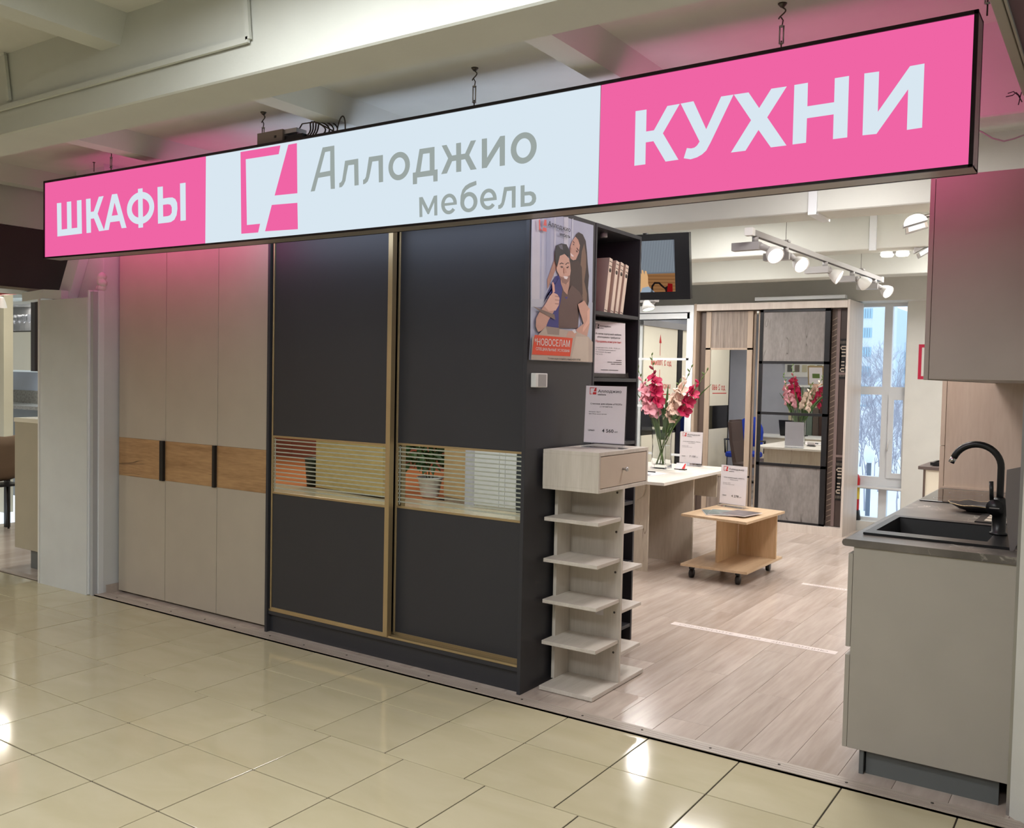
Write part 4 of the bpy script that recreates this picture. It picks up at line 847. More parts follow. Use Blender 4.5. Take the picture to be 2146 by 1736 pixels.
for z in (px2(1765, 777)[1]-.03, px2(1765, 958)[1]): MB().box(xg+.085, xr-.022, y+.002, y+.016, z-.012, z+.012).obj('divider', d.data.materials[0], d)
# white framed mirror wardrobe left of it
t = thing('mirror_wardrobe', 'white framed wardrobe with a large three-part mirror door in the back left corner', 'wardrobe', (-4.5, 9.6, 0))
MB().box(-5.6, xl-.004, FY, 9.95, 2.27, 2.345, bev=.001).box(xl-.05, xl-.003, FY, 9.95, 0, 2.27).obj('white_frame', M['pvc'], t); MB().box(-5.6, xl-.05, FY+.02, 9.95, 0, .08).obj('plinth', M['pvc'], t); MB().box(-5.6, xl-.05, 9.9, 9.95, .08, 2.27).obj('back_panel', M['pvc'], t)
y = FY+.02; x0, x1 = -5.0, xl-.052
zs = [px2(1430, 753)[1], px2(1430, 854)[1], px2(1430, 955)[1]]
f = MB().box(x0, x0+.05, y, y+.03, .08, 2.26).box(x1-.035, x1, y, y+.03, .08, 2.26).box(x0, x1, y, y+.03, 2.2, 2.26).box(x0, x1, y, y+.03, .08, .12)
for z in zs: f.box(x0, x1, y, y+.028, z-.012, z+.012)
d = f.obj('sliding_door', M['pvc'], t); zl = [2.2]+zs+[.12]
for a, b_ in zip(zl, zl[1:]): MB().box(x0+.05, x1-.035, y+.012, y+.018, b_+.012, a-.012).obj('mirror_panel', M['mirror'], d)
# cornice trunking and batten above
MB().box(-6, -1.6, 9.76, 9.97, 2.37, CZ).obj('window_head', M['paint'], bpy.data.objects['wall_back'])
a, b_ = onY(1587, 627, 9.5), onY(1776, 611, 9.5)
tag(MB().box(a.x, b_.x, 9.42, 9.50, 2.372, 2.41, bev=.003).obj('light_batten', M['pvc']), 'long white light batten lying on top of the concrete-panel wardrobe', 'batten')

# ------------------------------------------------------------------ television
TY = 6.2; a, b_ = onY(1452, 488, TY), onY(1440, 626, TY)
t = thing('television', 'black flat television showing a hand by a wooden board, tilted down from the ceiling', 'television', (b_.x-.37, TY, 2.35))
R = Matrix.Rotation(math.radians(6), 3, 'Z') @ Matrix.Rotation(math.radians(10), 3, 'X'); o = Vector((b_.x+.012, TY, (a.z+b_.z)/2))
def tv(x, y, z): return o+R @ Vector((x, y, z))
def tvb(x0, x1, y0, y1, z0, z1): return MB().add([tv(*p) for p in ((x0,y0,z0),(x1,y0,z0),(x1,y1,z0),(x0,y1,z0),(x0,y0,z1),(x1,y0,z1),(x1,y1,z1),(x0,y1,z1))], [(0,3,2,1),(4,5,6,7),(0,1,5,4),(1,2,6,5),(2,3,7,6),(3,0,4,7)])
hh = .238; ww = .78
tvb(-ww, 0, 0, .05, -hh, hh).obj('casing', flat('tv_black', (16, 14, 15), .25), t)
def scr(pts, mt, k, nm='screen_image'): MB().poly([tv(-ww+x*ww, -.001-.0006*k, -hh+z*2*hh) for x, z in pts]).obj(nm, mt, t)
scr([(.05, .12), (.86, .12), (.86, .90), (.05, .90)], emit('screen_grey', (106, 113, 122), 1.0), 0, 'screen')
gs = emit('screen_grey_light', (140, 150, 158), 1.0); mb = MB()
for i in range(52):
    x = .055+i*.0155; mb.poly([tv(-ww+xx*ww, -.0016, -hh+z*2*hh) for xx, z in ((x, .42), (x+.006, .42), (x+.006-.01, .9), (x-.01, .9))])
mb.obj('screen_lines', gs, t)
scr([(.05, .12), (.86, .12), (.86, .40), (.05, .40)], emit('screen_wood', (138, 98, 62), 1.0), 2, 'screen_board'); 
for i in range(5): scr([(.05, .16+i*.048), (.4, .175+i*.05), (.86, .15+i*.05), (.86, .158+i*.05), (.4, .185+i*.05), (.05, .168+i*.048)], emit('screen_wood_dark', (104, 70, 42), 1.0), 3, 'screen_grain')
sk = emit('screen_hand', (214, 170, 122), 1.0)
HX = .50
hand = [(-.01, .22), (.01, .12), (.10, .12), (.075, .25), (.075, .36), (.065, .445), (.052, .45), (.05, .39), (.04, .46), (.028, .465), (.028, .40), (.012, .45), (.0, .44), (.008, .37), (-.012, .40), (-.022, .385), (-.005, .32)]
scr([(HX+x*1.3, z) for x, z in hand], sk, 4, 'screen_hand'); scr([(HX+.02, .12), (HX+.16, .12), (HX+.10, .21), (HX+.04, .19)], emit('screen_cuff', (150, 165, 180), 1.0), 5, 'screen_cuff')
dk = emit('screen_dark', (24, 18, 18), 1.0); scr([(.62, .12), (.63, .22), (.66, .275), (.71, .27), (.74, .22), (.76, .19), (.79, .21), (.80, .12), (.765, .12), (.76, .16), (.735, .19), (.70, .245), (.665, .245), (.645, .2), (.645, .12)], dk, 5, 'screen_cable'); scr([(.78, .12), (.835, .12), (.835, .24), (.79, .25)], emit('screen_red', (120, 16, 18), 1.0), 6, 'screen_plug')
MB().cyl(tv(-ww/2, .05, 0), tv(-ww/2, .13, 0), .03, 10).obj('mount_arm', M['black'], t); p = tv(-ww/2, .14, 0); MB().cyl(p, (p.x, p.y, CZ), .022, 10).obj('ceiling_pole', M['black'], t)

# ------------------------------------------------------------------ track rail and spotlights
TA, TB = Vector((-1.935, 5.459, 2.45)), Vector((-1.808, 8.408, 2.45)); td = (TB-TA).normalized(); tn = Vector((td.y, -td.x, 0))
t = thing('track_rail', 'long grey ceiling track rail hung on thin wires over the showroom', 'track', TA)
b = MB(); b.prism([TA-tn*.018, TA+tn*.018, TA+tn*.018-Vector((0, 0, .034)), TA-tn*.018-Vector((0, 0, .034))], TB-TA); b.obj('rail', M['greyenamel'], t)
MB().prism([TA-tn*.006-Vector((0, 0, .0345)), TA+tn*.006-Vector((0, 0, .0345)), TA+tn*.006-Vector((0, 0, .0355)), TA-tn*.006-Vector((0, 0, .0355))], TB-TA).obj('slot', M['black'], t)
for p in (TA, TB): MB().obox(p-Vector((0, 0, .018)), .05, .05, .046, Matrix.Identity(3)).obj('end_cap', M['white'], t)
for s in (.21, .80):
    p = TA.lerp(TB, s); MB().cyl(p, (p.x, p.y, CZ), .0016, 5).obj('hanging_wire', M['steel'], t); MB().obox(p+Vector((0, 0, .006)), .05, .06, .012, Matrix.Identity(3)).obj('wire_clip', M['greyenamel'], t)
def aim_track(px): # parameter on the rail seen at image column px
    best = min(range(201), key=lambda i: abs(pix(TA.lerp(TB, i/200))[0]-px)); return TA.lerp(TB, best/200)
def spot(px, face, d, label, on, boxside=-1, power=18, far=0):
    A = aim_track(px); d = Vector(d).normalized(); dist = (A-CAM).dot(FWD); F = CAM+ray(*face)*(dist+far)
    t = thing('spotlight', label, 'spotlight', A, 'track spotlights')
    MB().cyl(A+Vector((0, 0, -.034)), A+Vector((0, 0, -.068)), .02, 12).obj('adapter', M['greyenamel'], t)
    bc = A+Vector((0, 0, -.092))+tn*boxside*.055; MB().obox(bc, .175, .055, .048, Matrix.Rotation(math.atan2(tn.y, tn.x), 3, 'Z')).obj('driver_box', M['greyenamel'], t)
    r = .056; back = F-d*.085; st = bc-tn*boxside*.085
    MB().tube([st, st.lerp(back, .5)+Vector((0, 0, .0)), back], [.022, .02, .018], 10).obj('arm', M['greyenamel'], t)
    MB().lathe([(.018, -.085), (.024, -.08), (.034, -.065), (.048, -.035), (.056, -.004), (.055, 0), (.050, -.004), (.043, -.035), (.02, -.07)], F, d, 20, cap=False).obj('reflector', M['white'], t)
    MB().lathe([(.0495, -.007), (.0495, -.005)], F, d, 20).obj('lamp_face', M['lampE'], t)
    if on:
        l = bpy.data.lights.new('spot_beam', 'SPOT'); l.energy = power; l.spot_size = math.radians(75); l.spot_blend = .6; l.shadow_soft_size = .04; l.color = (1, .93, .84)
        o = bpy.data.objects.new('spot_beam', l); C.objects.link(o); o.location = F+d*.03; o.rotation_euler = d.to_track_quat('-Z', 'Y').to_euler()
spot(1583, (1626, 537), (.62, -.5, -.55), 'nearest spotlight on the rail, glowing face towards the entrance', True)
spot(1647, (1681, 557), (.66, -.42, -.55), 'second spotlight from the near end of the rail, face lit', True)
spot(1730, (1760, 582), (.85, .05, -.5), 'third spotlight on the rail, seen from the side', True)
spot(1786, (1816, 597), (.55, .6, -.55), 'fourth spotlight on the rail, turned away', True)
spot(1833, (1862, 613), (.7, -.35, -.5), 'farthest spotlight on the rail, above the window', True)
tt = onY(1359, 635, 7.2); t = thing('spotlight', 'grey spotlight below the television, pointing down', 'spotlight', tt)
MB().obox(tt+Vector((-.02, .02, .03)), .2, .06, .045, Matrix.Rotation(-.2, 3, 'Z')).obj('driver_box', M['greyenamel'], t); MB().tube([tt+Vector((.06, 0, .04)), tt+Vector((.05, 0, .0)), tt+Vector((.02, 0, -.02))], .015, 8).obj('arm', M['greyenamel'], t)
dd = Vector((.25, -.1, -.9)); MB().lathe([(.02, -.07), (.034, -.055), (.05, -.02), (.058, .02), (.054, .02)], tt+Vector((.0, 0, -.04)), dd, 18, cap=False).obj('reflector', M['white'], t); MB().lathe([(.05, .012), (.05, .014)], tt+Vector((0, 0, -.04)), dd, 18).obj('lamp_face', M['lampdim'], t)
MB().cyl(tt+Vector((-.06, .02, .05)), (tt.x-.06, tt.y+.02, CZ), .012, 8).obj('drop_rod', M['greyenamel'], t)
def flood(c, Y, label, tilt):
    o = onY(*c, Y); t = thing('floodlight', label, 'floodlight', o, 'half-dome floodlights'); R = Matrix.Rotation(.25, 3, 'Z') @ Matrix.Rotation(tilt, 3, 'Y')
    pr = [(.075*math.cos(a), .06*math.sin(a)) for a in [math.pi*i/12 for i in range(13)]]
    tf = lambda x, y, z: o+R @ Vector((x, y, z)); mb = MB(); mb.prism([tf(x, -.04, z) for x, z in pr], R @ Vector((0, .09, 0))); mb.obj('housing', M['greyenamel'], t)
    MB().prism([tf(-.066, -.044, -.012), tf(.066, -.044, -.012), tf(.07, -.02, -.045), tf(-.07, -.02, -.045)], R @ Vector((0, .06, 0))).obj('reflector_frame', M['alu'], t)
    MB().prism([tf(-.05, -.0465, -.016), tf(.05, -.0465, -.016), tf(.052, -.026, -.041), tf(-.052, -.026, -.041)], R @ Vector((0, .004, 0))).obj('lamp_face', M['floodE'], t)
    MB().cyl(tf(.06, 0, .03), tf(.16, .03, .03), .012, 8).obj('arm', M['steel'], t); MB().box(tf(.16, .03, 0).x-.02, tf(.16, .03, 0).x+.02, tf(.16, .03, 0).y-.02, tf(.16, .03, 0).y+.02, tf(.16, .03, .02).z, CZ).obj('drop_arm', M['greyenamel'], t)
flood((1918, 470), 6.6, 'upper half-dome floodlight left of the pink wall cabinet', -.28); flood((1937, 520), 7.3, 'lower half-dome floodlight partly behind the pink wall cabinet', -.55)
o = onZ(1874, 528, cz(2.6)); t = thing('ceiling_lamp', 'twin-head white lamp under the second shop beam', 'lamp', o)
for dx_ in (-.05, .06): MB().lathe([(.045, 0), (.05, -.02), (.04, -.035)], o+Vector((dx_, 0, 0)), n=14).obj('head', M['lampE'], t)
MB().box(o.x-.05, o.x+.06, o.y-.02, o.y+.02, o.z-.016, o.z, bev=.002).obj('bracket', M['greyenamel'], t)
# ------------------------------------------------------------------ kitchen run on the right
KY, KE_ = 3.70, 5.938
t = thing('kitchen_base_cabinet', 'warm grey handleless kitchen base cabinet with its end panel towards the corridor', 'cabinet', (-.58, 4.8, 0))
MB().box(-.857, -.296, KY, KY+.018, .098, .89, bev=.001).obj('end_panel', M['kpanel'], t); MB().box(-.845, -.30, KY+.018, KE_, .10, .72).box(-.845, -.30, 4.47, KE_, .722, .89).box(-.845, -.831, KY+.018, 4.47, .722, .89).obj('carcass', M['kpanel'], t)
for i in range(3):
    y0 = KY+i*.746
    for z0, z1 in ((.098, .4635), (.4955, .862)): MB().box(-.876, -.8585, y0+.001, y0+.744, z0, z1, bev=.001).obj('drawer_front', M['kpanel'], t)
MB().box(-.79, -.328, KY+.03, KY+.046, .001, .097).obj('plinth', M['grey'], t); MB().box(-.812, -.796, KY+.012, KE_, .001, .097).obj('plinth', M['grey'], t)
wx0, wx1 = -.9, -.293; wz0, wz1 = .891, .919; sx0, sx1, sy0, sy1 = -.826, -.42, 3.93, 4.40
t = thing('worktop', 'dark marble-look kitchen worktop with pale veins', 'worktop', (-.6, 4.8, .9))
b = MB().box(wx0+.012, wx1, KY-.008, sy0, wz0, wz1).box(wx0+.012, wx1, sy1, KE_, wz0, wz1).box(wx0+.012, sx0, sy0, sy1, wz0, wz1).box(sx1, wx1, sy0, sy1, wz0, wz1)
ns = [(wx0+.012, KY-.008, wz0), (wx0+.004, KY-.008, wz0+.003), (wx0, KY-.008, wz0+.011), (wx0, KY-.008, wz1-.011), (wx0+.004, KY-.008, wz1-.003), (wx0+.012, KY-.008, wz1)]
b.prism(ns, (0, KE_-KY+.008, 0)); b.obj('slab', M['stone'], t)
t = thing('sink', 'black composite rectangular sink set into the marble worktop', 'sink', (-.6, 4.1, .92))
b = MB(); z = wz1+.001
X0, X1, Y0, Y1 = -.856, -.325, 3.842, 4.455
b.box(X0, sx0, Y0, Y1, z, z+.009).box(sx1, X1, Y0, Y1, z, z+.009).box(sx0, sx1, Y0, sy0, z, z+.009).box(sx0, sx1, sy1, Y1, z, z+.009); b.obj('rim', M['black'], t)
b = MB(); d = .19; k = .03
o4 = [Vector(p) for p in ((sx0, sy0, z+.004), (sx1, sy0, z+.004), (sx1, sy1, z+.004), (sx0, sy1, z+.004))]; i4 = [Vector(p) for p in ((sx0+k, sy0+k, z-d), (sx1-k, sy0+k, z-d), (sx1-k, sy1-k, z-d), (sx0+k, sy1-k, z-d))]
b.add(o4+i4, [(0, 1, 5, 4), (1, 2, 6, 5), (2, 3, 7, 6), (3, 0, 4, 7), (4, 5, 6, 7)]).obj('basin', M['black'], t); MB().lathe([(.045, 0), (.045, .003), (.03, .004)], (-.62, 4.16, z-d), n=16).obj('drain', M['steel'], t)
FX, FYY, FZ = -.405, 4.15, wz1+.010
t = thing('kitchen_faucet', 'black arched kitchen tap with chrome outlet behind the sink', 'tap', (FX, FYY, FZ))
MB().lathe([(.033, 0), (.033, .008), (.026, .012), (.026, .075), (.033, .085), (.036, .10), (.036, .125), (.030, .14), (.018, .15)], (FX, FYY, FZ), n=20).obj('body', M['black'], t)
r = .0895; zc = 1.198; pts = [(FX, FYY, FZ+.14), (FX, FYY, 1.1), (FX, FYY, zc)]
for i in range(1, 18): a = math.radians(i*9.4); pts.append((FX-r+r*math.cos(a), FYY, zc+r*math.sin(a)))
MB().tube(pts, .0135, 14).obj('spout', M['black'], t)
e = Vector(pts[-1]); dr = (e-Vector(pts[-2])).normalized(); MB().cyl(e-dr*.001, e+dr*.024, .0125, 14).obj('outlet', M['chrome'], t)
MB().cyl((FX-.012, FYY-.036, FZ+.112), (FX-.012, FYY-.044, FZ+.112), .033, 18).obj('mixer_cap', M['black'], t); MB().cyl((FX-.026, FYY-.03, FZ+.14), (FX-.030, FYY-.03, FZ+.215), .008, 10).obj('lever', M['black'], t)
MB().box(FX-.032, FX+.004, FYY-.0455, FYY-.044, FZ+.108, FZ+.112).obj('brand_plate', M['alu'], t)
t = thing('hob', 'black glass ceramic hob with pale cooking-zone rings', 'hob', (-.62, 5.5, wz1))
MB().box(-.878, -.36, 5.175, 5.815, wz1+.001, wz1+.007, bev=.001).obj('glass_plate', M['blackgl'], t)
for x, y, rr in ((-.74, 5.33, .095), (-.72, 5.64, .085), (-.49, 5.33, .075), (-.49, 5.63, .10)):
    b = MB(); vs = []; n = 40
    for i in range(n):
        a = 2*math.pi*i/n; vs += [(x+rr*math.cos(a), y+rr*math.sin(a), wz1+.0074), (x+(rr-.0025)*math.cos(a), y+(rr-.0025)*math.sin(a), wz1+.0074)]
    b.add(vs, [(2*i, 2*i+1, (2*i+3) % (2*n), (2*i+2) % (2*n)) for i in range(n)]).obj('zone_ring', M['alu'], t)
c = Vector((-.575, 4.93, wz1+.001)); t = thing('dish', 'black scalloped plate with a gold rim between the hob and the sink', 'plate', c)
n = 28; vs = []; fs = []; prof = [(.0, .006), (.05, .006), (.085, .012), (.125, .034), (.122, .037), (.08, .018), (.045, .011), (.0, .011)]
def dishring(r, h, mb_vs):
    for k_ in range(n): a = 2*math.pi*k_/n; w = 1+.05*math.sin(7*a)*(r > .1); mb_vs.append(c+Vector((r*w*math.cos(a), r*w*math.sin(a), h+.003*math.sin(7*a)*(r > .1))))
for r_, h_ in [(.05, 0), (.052, .004)]+prof[2:7]: dishring(r_, h_, vs)
for i in range(6):
    for k_ in range(n): fs.append((i*n+k_, i*n+(k_+1) % n, (i+1)*n+(k_+1) % n, (i+1)*n+k_))
fs += [tuple(range(n-1, -1, -1)), tuple(6*n+k_ for k_ in range(n))]
MB().add(vs, fs, True).obj('plate_body', M['black'], t)
MB().tube([c+Vector(((.126*(1+.05*math.sin(7*a)))*math.cos(a), (.126*(1+.05*math.sin(7*a)))*math.sin(a), .0365+.003*math.sin(7*a))) for a in [2*math.pi*i/42 for i in range(43)]], .002, 5).obj('gold_rim', M['gold'], t)
t = thing('sample_board', 'small black sample board with pale chips behind the tap', 'sample board', (-.47, 4.6, wz1))
MB().box(-.535, -.35, 4.50, 4.80, wz1+.001, wz1+.010, bev=.001).obj('board', M['black'], t)
for i in range(3): MB().box(-.50, -.40, 4.525+i*.09, 4.595+i*.09, wz1+.0105, wz1+.0125).obj('chip', M['craft'], t)
t = thing('brochure_holder', 'grey leathery folder stuffed with dark papers standing at the right end of the worktop', 'folder', (-.32, 3.86, .93))
HY = 3.80
for y, m_, dx_, nm in ((HY, 'greyf', 0, 'front_cover'), (HY+.05, 'greyf', .012, 'back_cover')):
    q = [(2110, 985), (2107, 1040), (2110, 1100), (2116, 1158), (2124, 1155), (2150, 1128), (2150, 978)]
    M.setdefault('greyf', flat('grey_leatherette', (110, 104, 102), .5, bump=.2)); P_ = [onY(a_, b_, y)+Vector((dx_, 0, 0)) for a_, b_ in q]; P_ = [Vector((min(p.x, -.297), y, max(p.z, wz1+.003))) for p in P_]
    MB().prism(P_, (0, .006, 0)).obj(nm, M[m_], t)
for i in range(5): MB().prism([Vector((-.325+.003*i, HY+.008+i*.008, wz1+.012)), Vector((-.300, HY+.008+i*.008, wz1+.03)), Vector((-.300, HY+.008+i*.008, 1.17-.01*i)), Vector((-.334+.004*i, HY+.008+i*.008, 1.155-.02*i))], (0, .004, 0)).obj('leaflet', M['black' if i % 2 else 'greyf'], t)
t = thing('wall_cabinet', 'warm grey kitchen wall cabinet glowing pink from the sign, upper right', 'cabinet', (-.45, 4.8, 1.9))
MB().box(-.612, -.297, KY, KE_-.002, 1.546, 2.292, bev=.001).obj('carcass', M['kup'], t)
for i in range(3): MB().box(-.631, -.614, KY+.002+i*.746, KY+.744+i*.746, 1.543, 2.286, bev=.001).obj('door', M['kup'], t)
t = thing('tall_cabinet', 'tall rosy oak kitchen cabinet side behind the hob', 'cabinet', (-.6, 6.2, 0))
MB().box(-.878, -.29, KE_, KE_+.6, 0, 2.2, bev=.001).obj('carcass', M['pinkoak'], t)
for z0, z1 in ((.10, 1.168), (1.172, 2.2)): MB().box(-.906, -.881, KE_+.001, KE_+.598, z0, z1, bev=.001).obj('door', M['pinkoak'], t)
MB().box(-.88, -.36, KE_-.012, KE_-.001, wz1+.001, wz1+.012).obj('upstand_strip', M['pinkoak'], t)
a = onY(2137, 822, 5.0); t = thing('price_sheet', 'white printed price sheet hanging at the right frame edge above the worktop', 'sheet', (-.29, 5.2, 1.2)); MB().box(-.2925, -.2905, 5.05, 5.45, 1.0, 1.26).obj('paper', M['paper'], t); MB().box(-.2932, -.2926, 5.10, 5.16, 1.19, 1.235).obj('logo', M['inkred'], t)
t = thing('socket', 'pale socket plate on the right wall under the wall cabinet', 'socket', (-.3, 4.6, 1.4)); MB().box(-.296, -.287, 4.35, 4.62, 1.36, 1.45, bev=.002).obj('plate', M['white'], t)

# far side counter by the window wall and its plate
Y8 = 8.4; a, b_ = onY(1924, 977, Y8), onY(1972, 985, Y8)
t = thing('side_counter', 'cream side cabinet with a dark brown top beyond the kitchen run', 'counter', (a.x+.3, Y8+.3, 0))
MB().box(a.x, a.x+.7, Y8, Y8+.6, a.z-.028, a.z, bev=.002).obj('top', flat('brown_grey_top', (96, 84, 80), .4), t); x0 = onY(1938, 1010, Y8).x; MB().box(x0, a.x+.7, Y8+.02, Y8+.58, 0, a.z-.028).obj('carcass', M['cream'], t); MB().box(x0-.016, x0, Y8+.01, Y8+.6, 0, a.z-.028).obj('edge_panel', M['dbrown'], t)
t = thing('tray', 'black rectangular tray on the brown side counter', 'tray', (a.x+.2, Y8+.2, a.z)); MB().prism([(a.x+.10, Y8+.1, a.z+.002), (a.x+.45, Y8+.1, a.z+.002), (a.x+.45, Y8+.4, a.z+.002), (a.x+.10, Y8+.4, a.z+.002)], (0, 0, .006)).box(a.x+.08, a.x+.47, Y8+.09, Y8+.11, a.z+.008, a.z+.03).box(a.x+.08, a.x+.47, Y8+.39, Y8+.41, a.z+.008, a.z+.03).box(a.x+.08, a.x+.1, Y8+.11, Y8+.39, a.z+.008, a.z+.03).obj('tray_body', M['black'], t)
# crimson bracket of the shop's mark on the window wall
t = thing('wall_logo', 'large crimson outlined bracket of the shop logo on the back wall right of the window', 'logo', (-1.5, 9.96, 1.6))
a, b_ = onY(1925, 722, 9.966), onY(1923, 795, 9.966); k = MB(); hL = a.z-b_.z; o = Vector((b_.x, 9.966, b_.z))
q = lambda x, z: o+Vector((x*hL, 0, z*hL))
k.prism([q(0, 0), q(.085, .09), q(.085, .91), q(0, 1)], (0, .003, 0)); k.prism([q(0, 1), q(.085, .91), q(.68, .91), q(.72, 1)], (0, .003, 0)); k.prism([q(0, 0), q(.30, 0), q(.33, .09), q(.085, .09)], (0, .003, 0))
for pl_ in LOGO[1:]: k.prism([q(*p) for p in pl_], (0, .003, 0))
k.obj('vinyl', M['crimson'], t)

# ------------------------------------------------------------------ window on the back wall and the winter outside
wx0, wx1, wz0, wz1_, WYY = -2.40, -1.866, .10, 2.37, 10.13
f = MB(); mx0, mx1 = onY(1852, 760, WYY).x, onY(1869, 760, WYY).x; zh0, zh1 = onY(1895, 829, WYY).z, onY(1895, 812, WYY).z; zs0, zs1 = onY(1890, 1030, WYY).z, onY(1890, 1003, WYY).z
def F(a_, b_, c_, d_, k=0): f.box(a_, b_, WYY-.03-k, WYY+.04+k, c_, d_)
F(wx0, wx1, wz1_-.035, wz1_, .003); F(wx0, wx1, wz0, wz0+.03, .003); F(wx0, wx0+.04, wz0+.03, wz1_-.035); F(wx1-.03, wx1, wz0+.03, wz1_-.035)
for za, zb_ in ((wz0+.03, zs0), (zs1, zh0), (zh1, wz1_-.035)): F(mx0, mx1, za, zb_)
F(wx0+.04, wx1-.03, zh0, zh1, .004); F(wx0+.04, wx1-.03, zs0, zs1, .004)
win = struct('window_1', f, M['pvc'])
sa = MB(); sw = .055
x0, x1, z0, z1 = mx1-.01, wx1-.01, zs1-.005, zh0+.005
for q_ in ((x0, x0+sw, z0+sw, z1-sw), (x1-sw*.5, x1, z0+sw, z1-sw), (x0, x1, z0, z0+sw), (x0, x1, z1-sw, z1)): sa.box(q_[0], q_[1], WYY-.05, WYY-.035, q_[2], q_[3])
sash = sa.obj('opening_sash', M['pvc'], win); hx = x0+.02; MB().tube([(hx, WYY-.055, .95), (hx, WYY-.085, .95), (hx-.004, WYY-.088, .90), (hx-.012, WYY-.085, .84)], .008, 8).obj('window_handle', M['white'], win)
for q_ in ((wx0, mx0, zh1, wz1_), (mx1, wx1, zh1, wz1_), (wx0, mx0, zs1, zh0), (mx1, wx1, zs1, zh0), (wx0, mx0, wz0, zs0), (mx1, wx1, wz0, zs0)): MB().box(q_[0], q_[1], WYY+.0, WYY+.006, q_[2], q_[3]).obj('window_pane', M['pane'], win)
MB().box(wx0, wx1, 9.975, WYY-.036, zs0+.02, zs0+.04).obj('window_ledge', M['pvc'], win)
o = Vector((-2.345, 9.83, 0)); t = thing('fire_extinguisher', 'red fire extinguisher half hidden behind the wardrobe side by the window', 'extinguisher', o); o = Vector((onY(1789, 1050, 10.04).x+.006, 10.04, .20))
t.location = o
MB().lathe([(.05, 0), (.052, .02), (.052, .33), (.04, .37), (.018, .39)], o, n=18).obj('cylinder', M['redext'], t); MB().lathe([(.02, .39), (.02, .42), (.012, .45)], o, n=12).obj('valve', M['steel'], t); MB().lathe([(.0527, .12), (.0527, .26)], o, n=18, cap=False).obj('yellow_label', flat('yellow_label', (226, 196, 60), .5), t); MB().lathe([(.07, -.1), (.06, 0)], o, n=12).obj('stand', M['black'], t)
GZ = -1.9
tag(MB().box(-90, 70, 10.3, 260, GZ-.5, GZ).obj('snowy_ground', M['snow']), 'snow covered ground outside the window', 'ground')
def tower(px0, px1, ptop, Y, depth, label, cols, rows_, mat, wmat):
    a_, b_ = onY(px0, 700, Y), onY(px1, 700, Y); zt = onY((px0+px1)/2, ptop, Y).z
    t = thing('apartment_tower', label, 'building', ((a_.x+b_.x)/2, Y, GZ)); MB().box(a_.x, b_.x, Y, Y+depth, GZ, zt).obj('walls', mat, t)
    w = (b_.x-a_.x)/cols; hgt = 3.0; n_ = 0; me_ = None
    for r_ in range(rows_):
        for c_ in range(cols):
            z_ = zt-2.6-r_*hgt; x_ = a_.x+(c_+.5)*w
            if me_ is None: o_ = MB().box(-w*.32, w*.32, -.15, .1, -.75, .75).obj('window', wmat, t, raw=True); me_ = o_.data
            else: o_ = bpy.data.objects.new('window', me_); C.objects.link(o_); o_.parent = t
            o_.location = Vector((x_, Y-.02, z_))-root_loc(t)
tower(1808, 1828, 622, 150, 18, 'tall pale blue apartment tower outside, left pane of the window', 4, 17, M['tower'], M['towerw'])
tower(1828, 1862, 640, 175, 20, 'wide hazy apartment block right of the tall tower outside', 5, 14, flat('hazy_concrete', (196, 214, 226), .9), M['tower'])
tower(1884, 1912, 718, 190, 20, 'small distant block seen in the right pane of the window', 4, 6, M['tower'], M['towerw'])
rt = random.Random(11)
def tree(x, y, h, label, seed):
    r_ = random.Random(seed); t = thing('bare_tree', label, 'tree', (x, y, GZ), 'bare winter trees outside the window'); mb = MB(); tw = MB()
    def br(p, d, L, r, lev):
        q = p+d*L; (mb if lev < 3 else tw).tube([p, p.lerp(q, .5)+Vector((r_.uniform(-1, 1), 0, r_.uniform(-1, 1)))*L*.05, q], [r, r*.8, r*.6], 5 if lev < 3 else 3)
        if lev >= 6: return
        for i in range(3):
            s = .45+.55*r_.random(); dd_ = (d+Vector((r_.uniform(-1, 1), r_.uniform(-1, 1), r_.uniform(-.15, .7)))*.8).normalized(); br(p.lerp(q, s), dd_, L*.70*r_.uniform(.8, 1.15), r*.62, lev+1)
    br(Vector((x, y, GZ)), Vector((0, 0, 1)), h*.26, h*.0055, 0); mb.obj('trunk_and_boughs', M['bark'], t); o_ = tw.obj('twigs', M['bark'], t); o_['kind'] = 'stuff'
k = 0
for px, Y, h in ((1818, 26, 7.6), (1845, 31, 8.6), (1888, 24, 7.0), (1870, 38, 10), (1905, 34, 9.5), (1805, 40, 11), (1835, 52, 13), (1880, 56, 14.5), (1850, 68, 16)):
    k += 1; p = onY(px, 900, Y); tree(p.x, Y, h*.64, ('bare snow-dusted tree outside the window, %s' % ['just left of the street lamp', 'behind the street lamp', 'low in the right pane', 'filling the middle of the window', 'at the right window edge', 'at the left window edge', 'far back on the left', 'far back on the right', 'farthest, below the towers'][k-1]), k*13)
for k_, (px, Y, h) in enumerate(((1812, 36, 4.2), (1836, 33, 3.8), (1858, 42, 4.6), (1879, 34, 4.0), (1898, 40, 4.4), (1824, 48, 5.0), (1868, 50, 5.2), (1890, 47, 5.0))):
    p = onY(px, 900, Y); tree(p.x, Y, h, 'low bare bush outside the window, %s' % ['left edge', 'right of the street lamp', 'middle near the mullion', 'left half of the right pane', 'right edge', 'farther back behind the street lamp', 'farther back in the middle', 'farther back on the right'][k_], 200+k_*7)
p = onY(1822, 955, 21); t = thing('street_lamp', 'dark street lamp post with a white globe outside the window', 'street lamp', (p.x, 21, GZ))
MB().cyl((p.x, 21, GZ), (p.x, 21, p.z-.15), .05, 8).obj('post', flat('lamp_post_paint', (96, 108, 124), .6), t); MB().lathe([(.05, -.16), (.10, -.10), (.125, .0), (.10, .10), (.04, .14), (.03, .18), (.005, .21)], (p.x, 21, p.z), n=16).obj('globe', M['snow'], t)
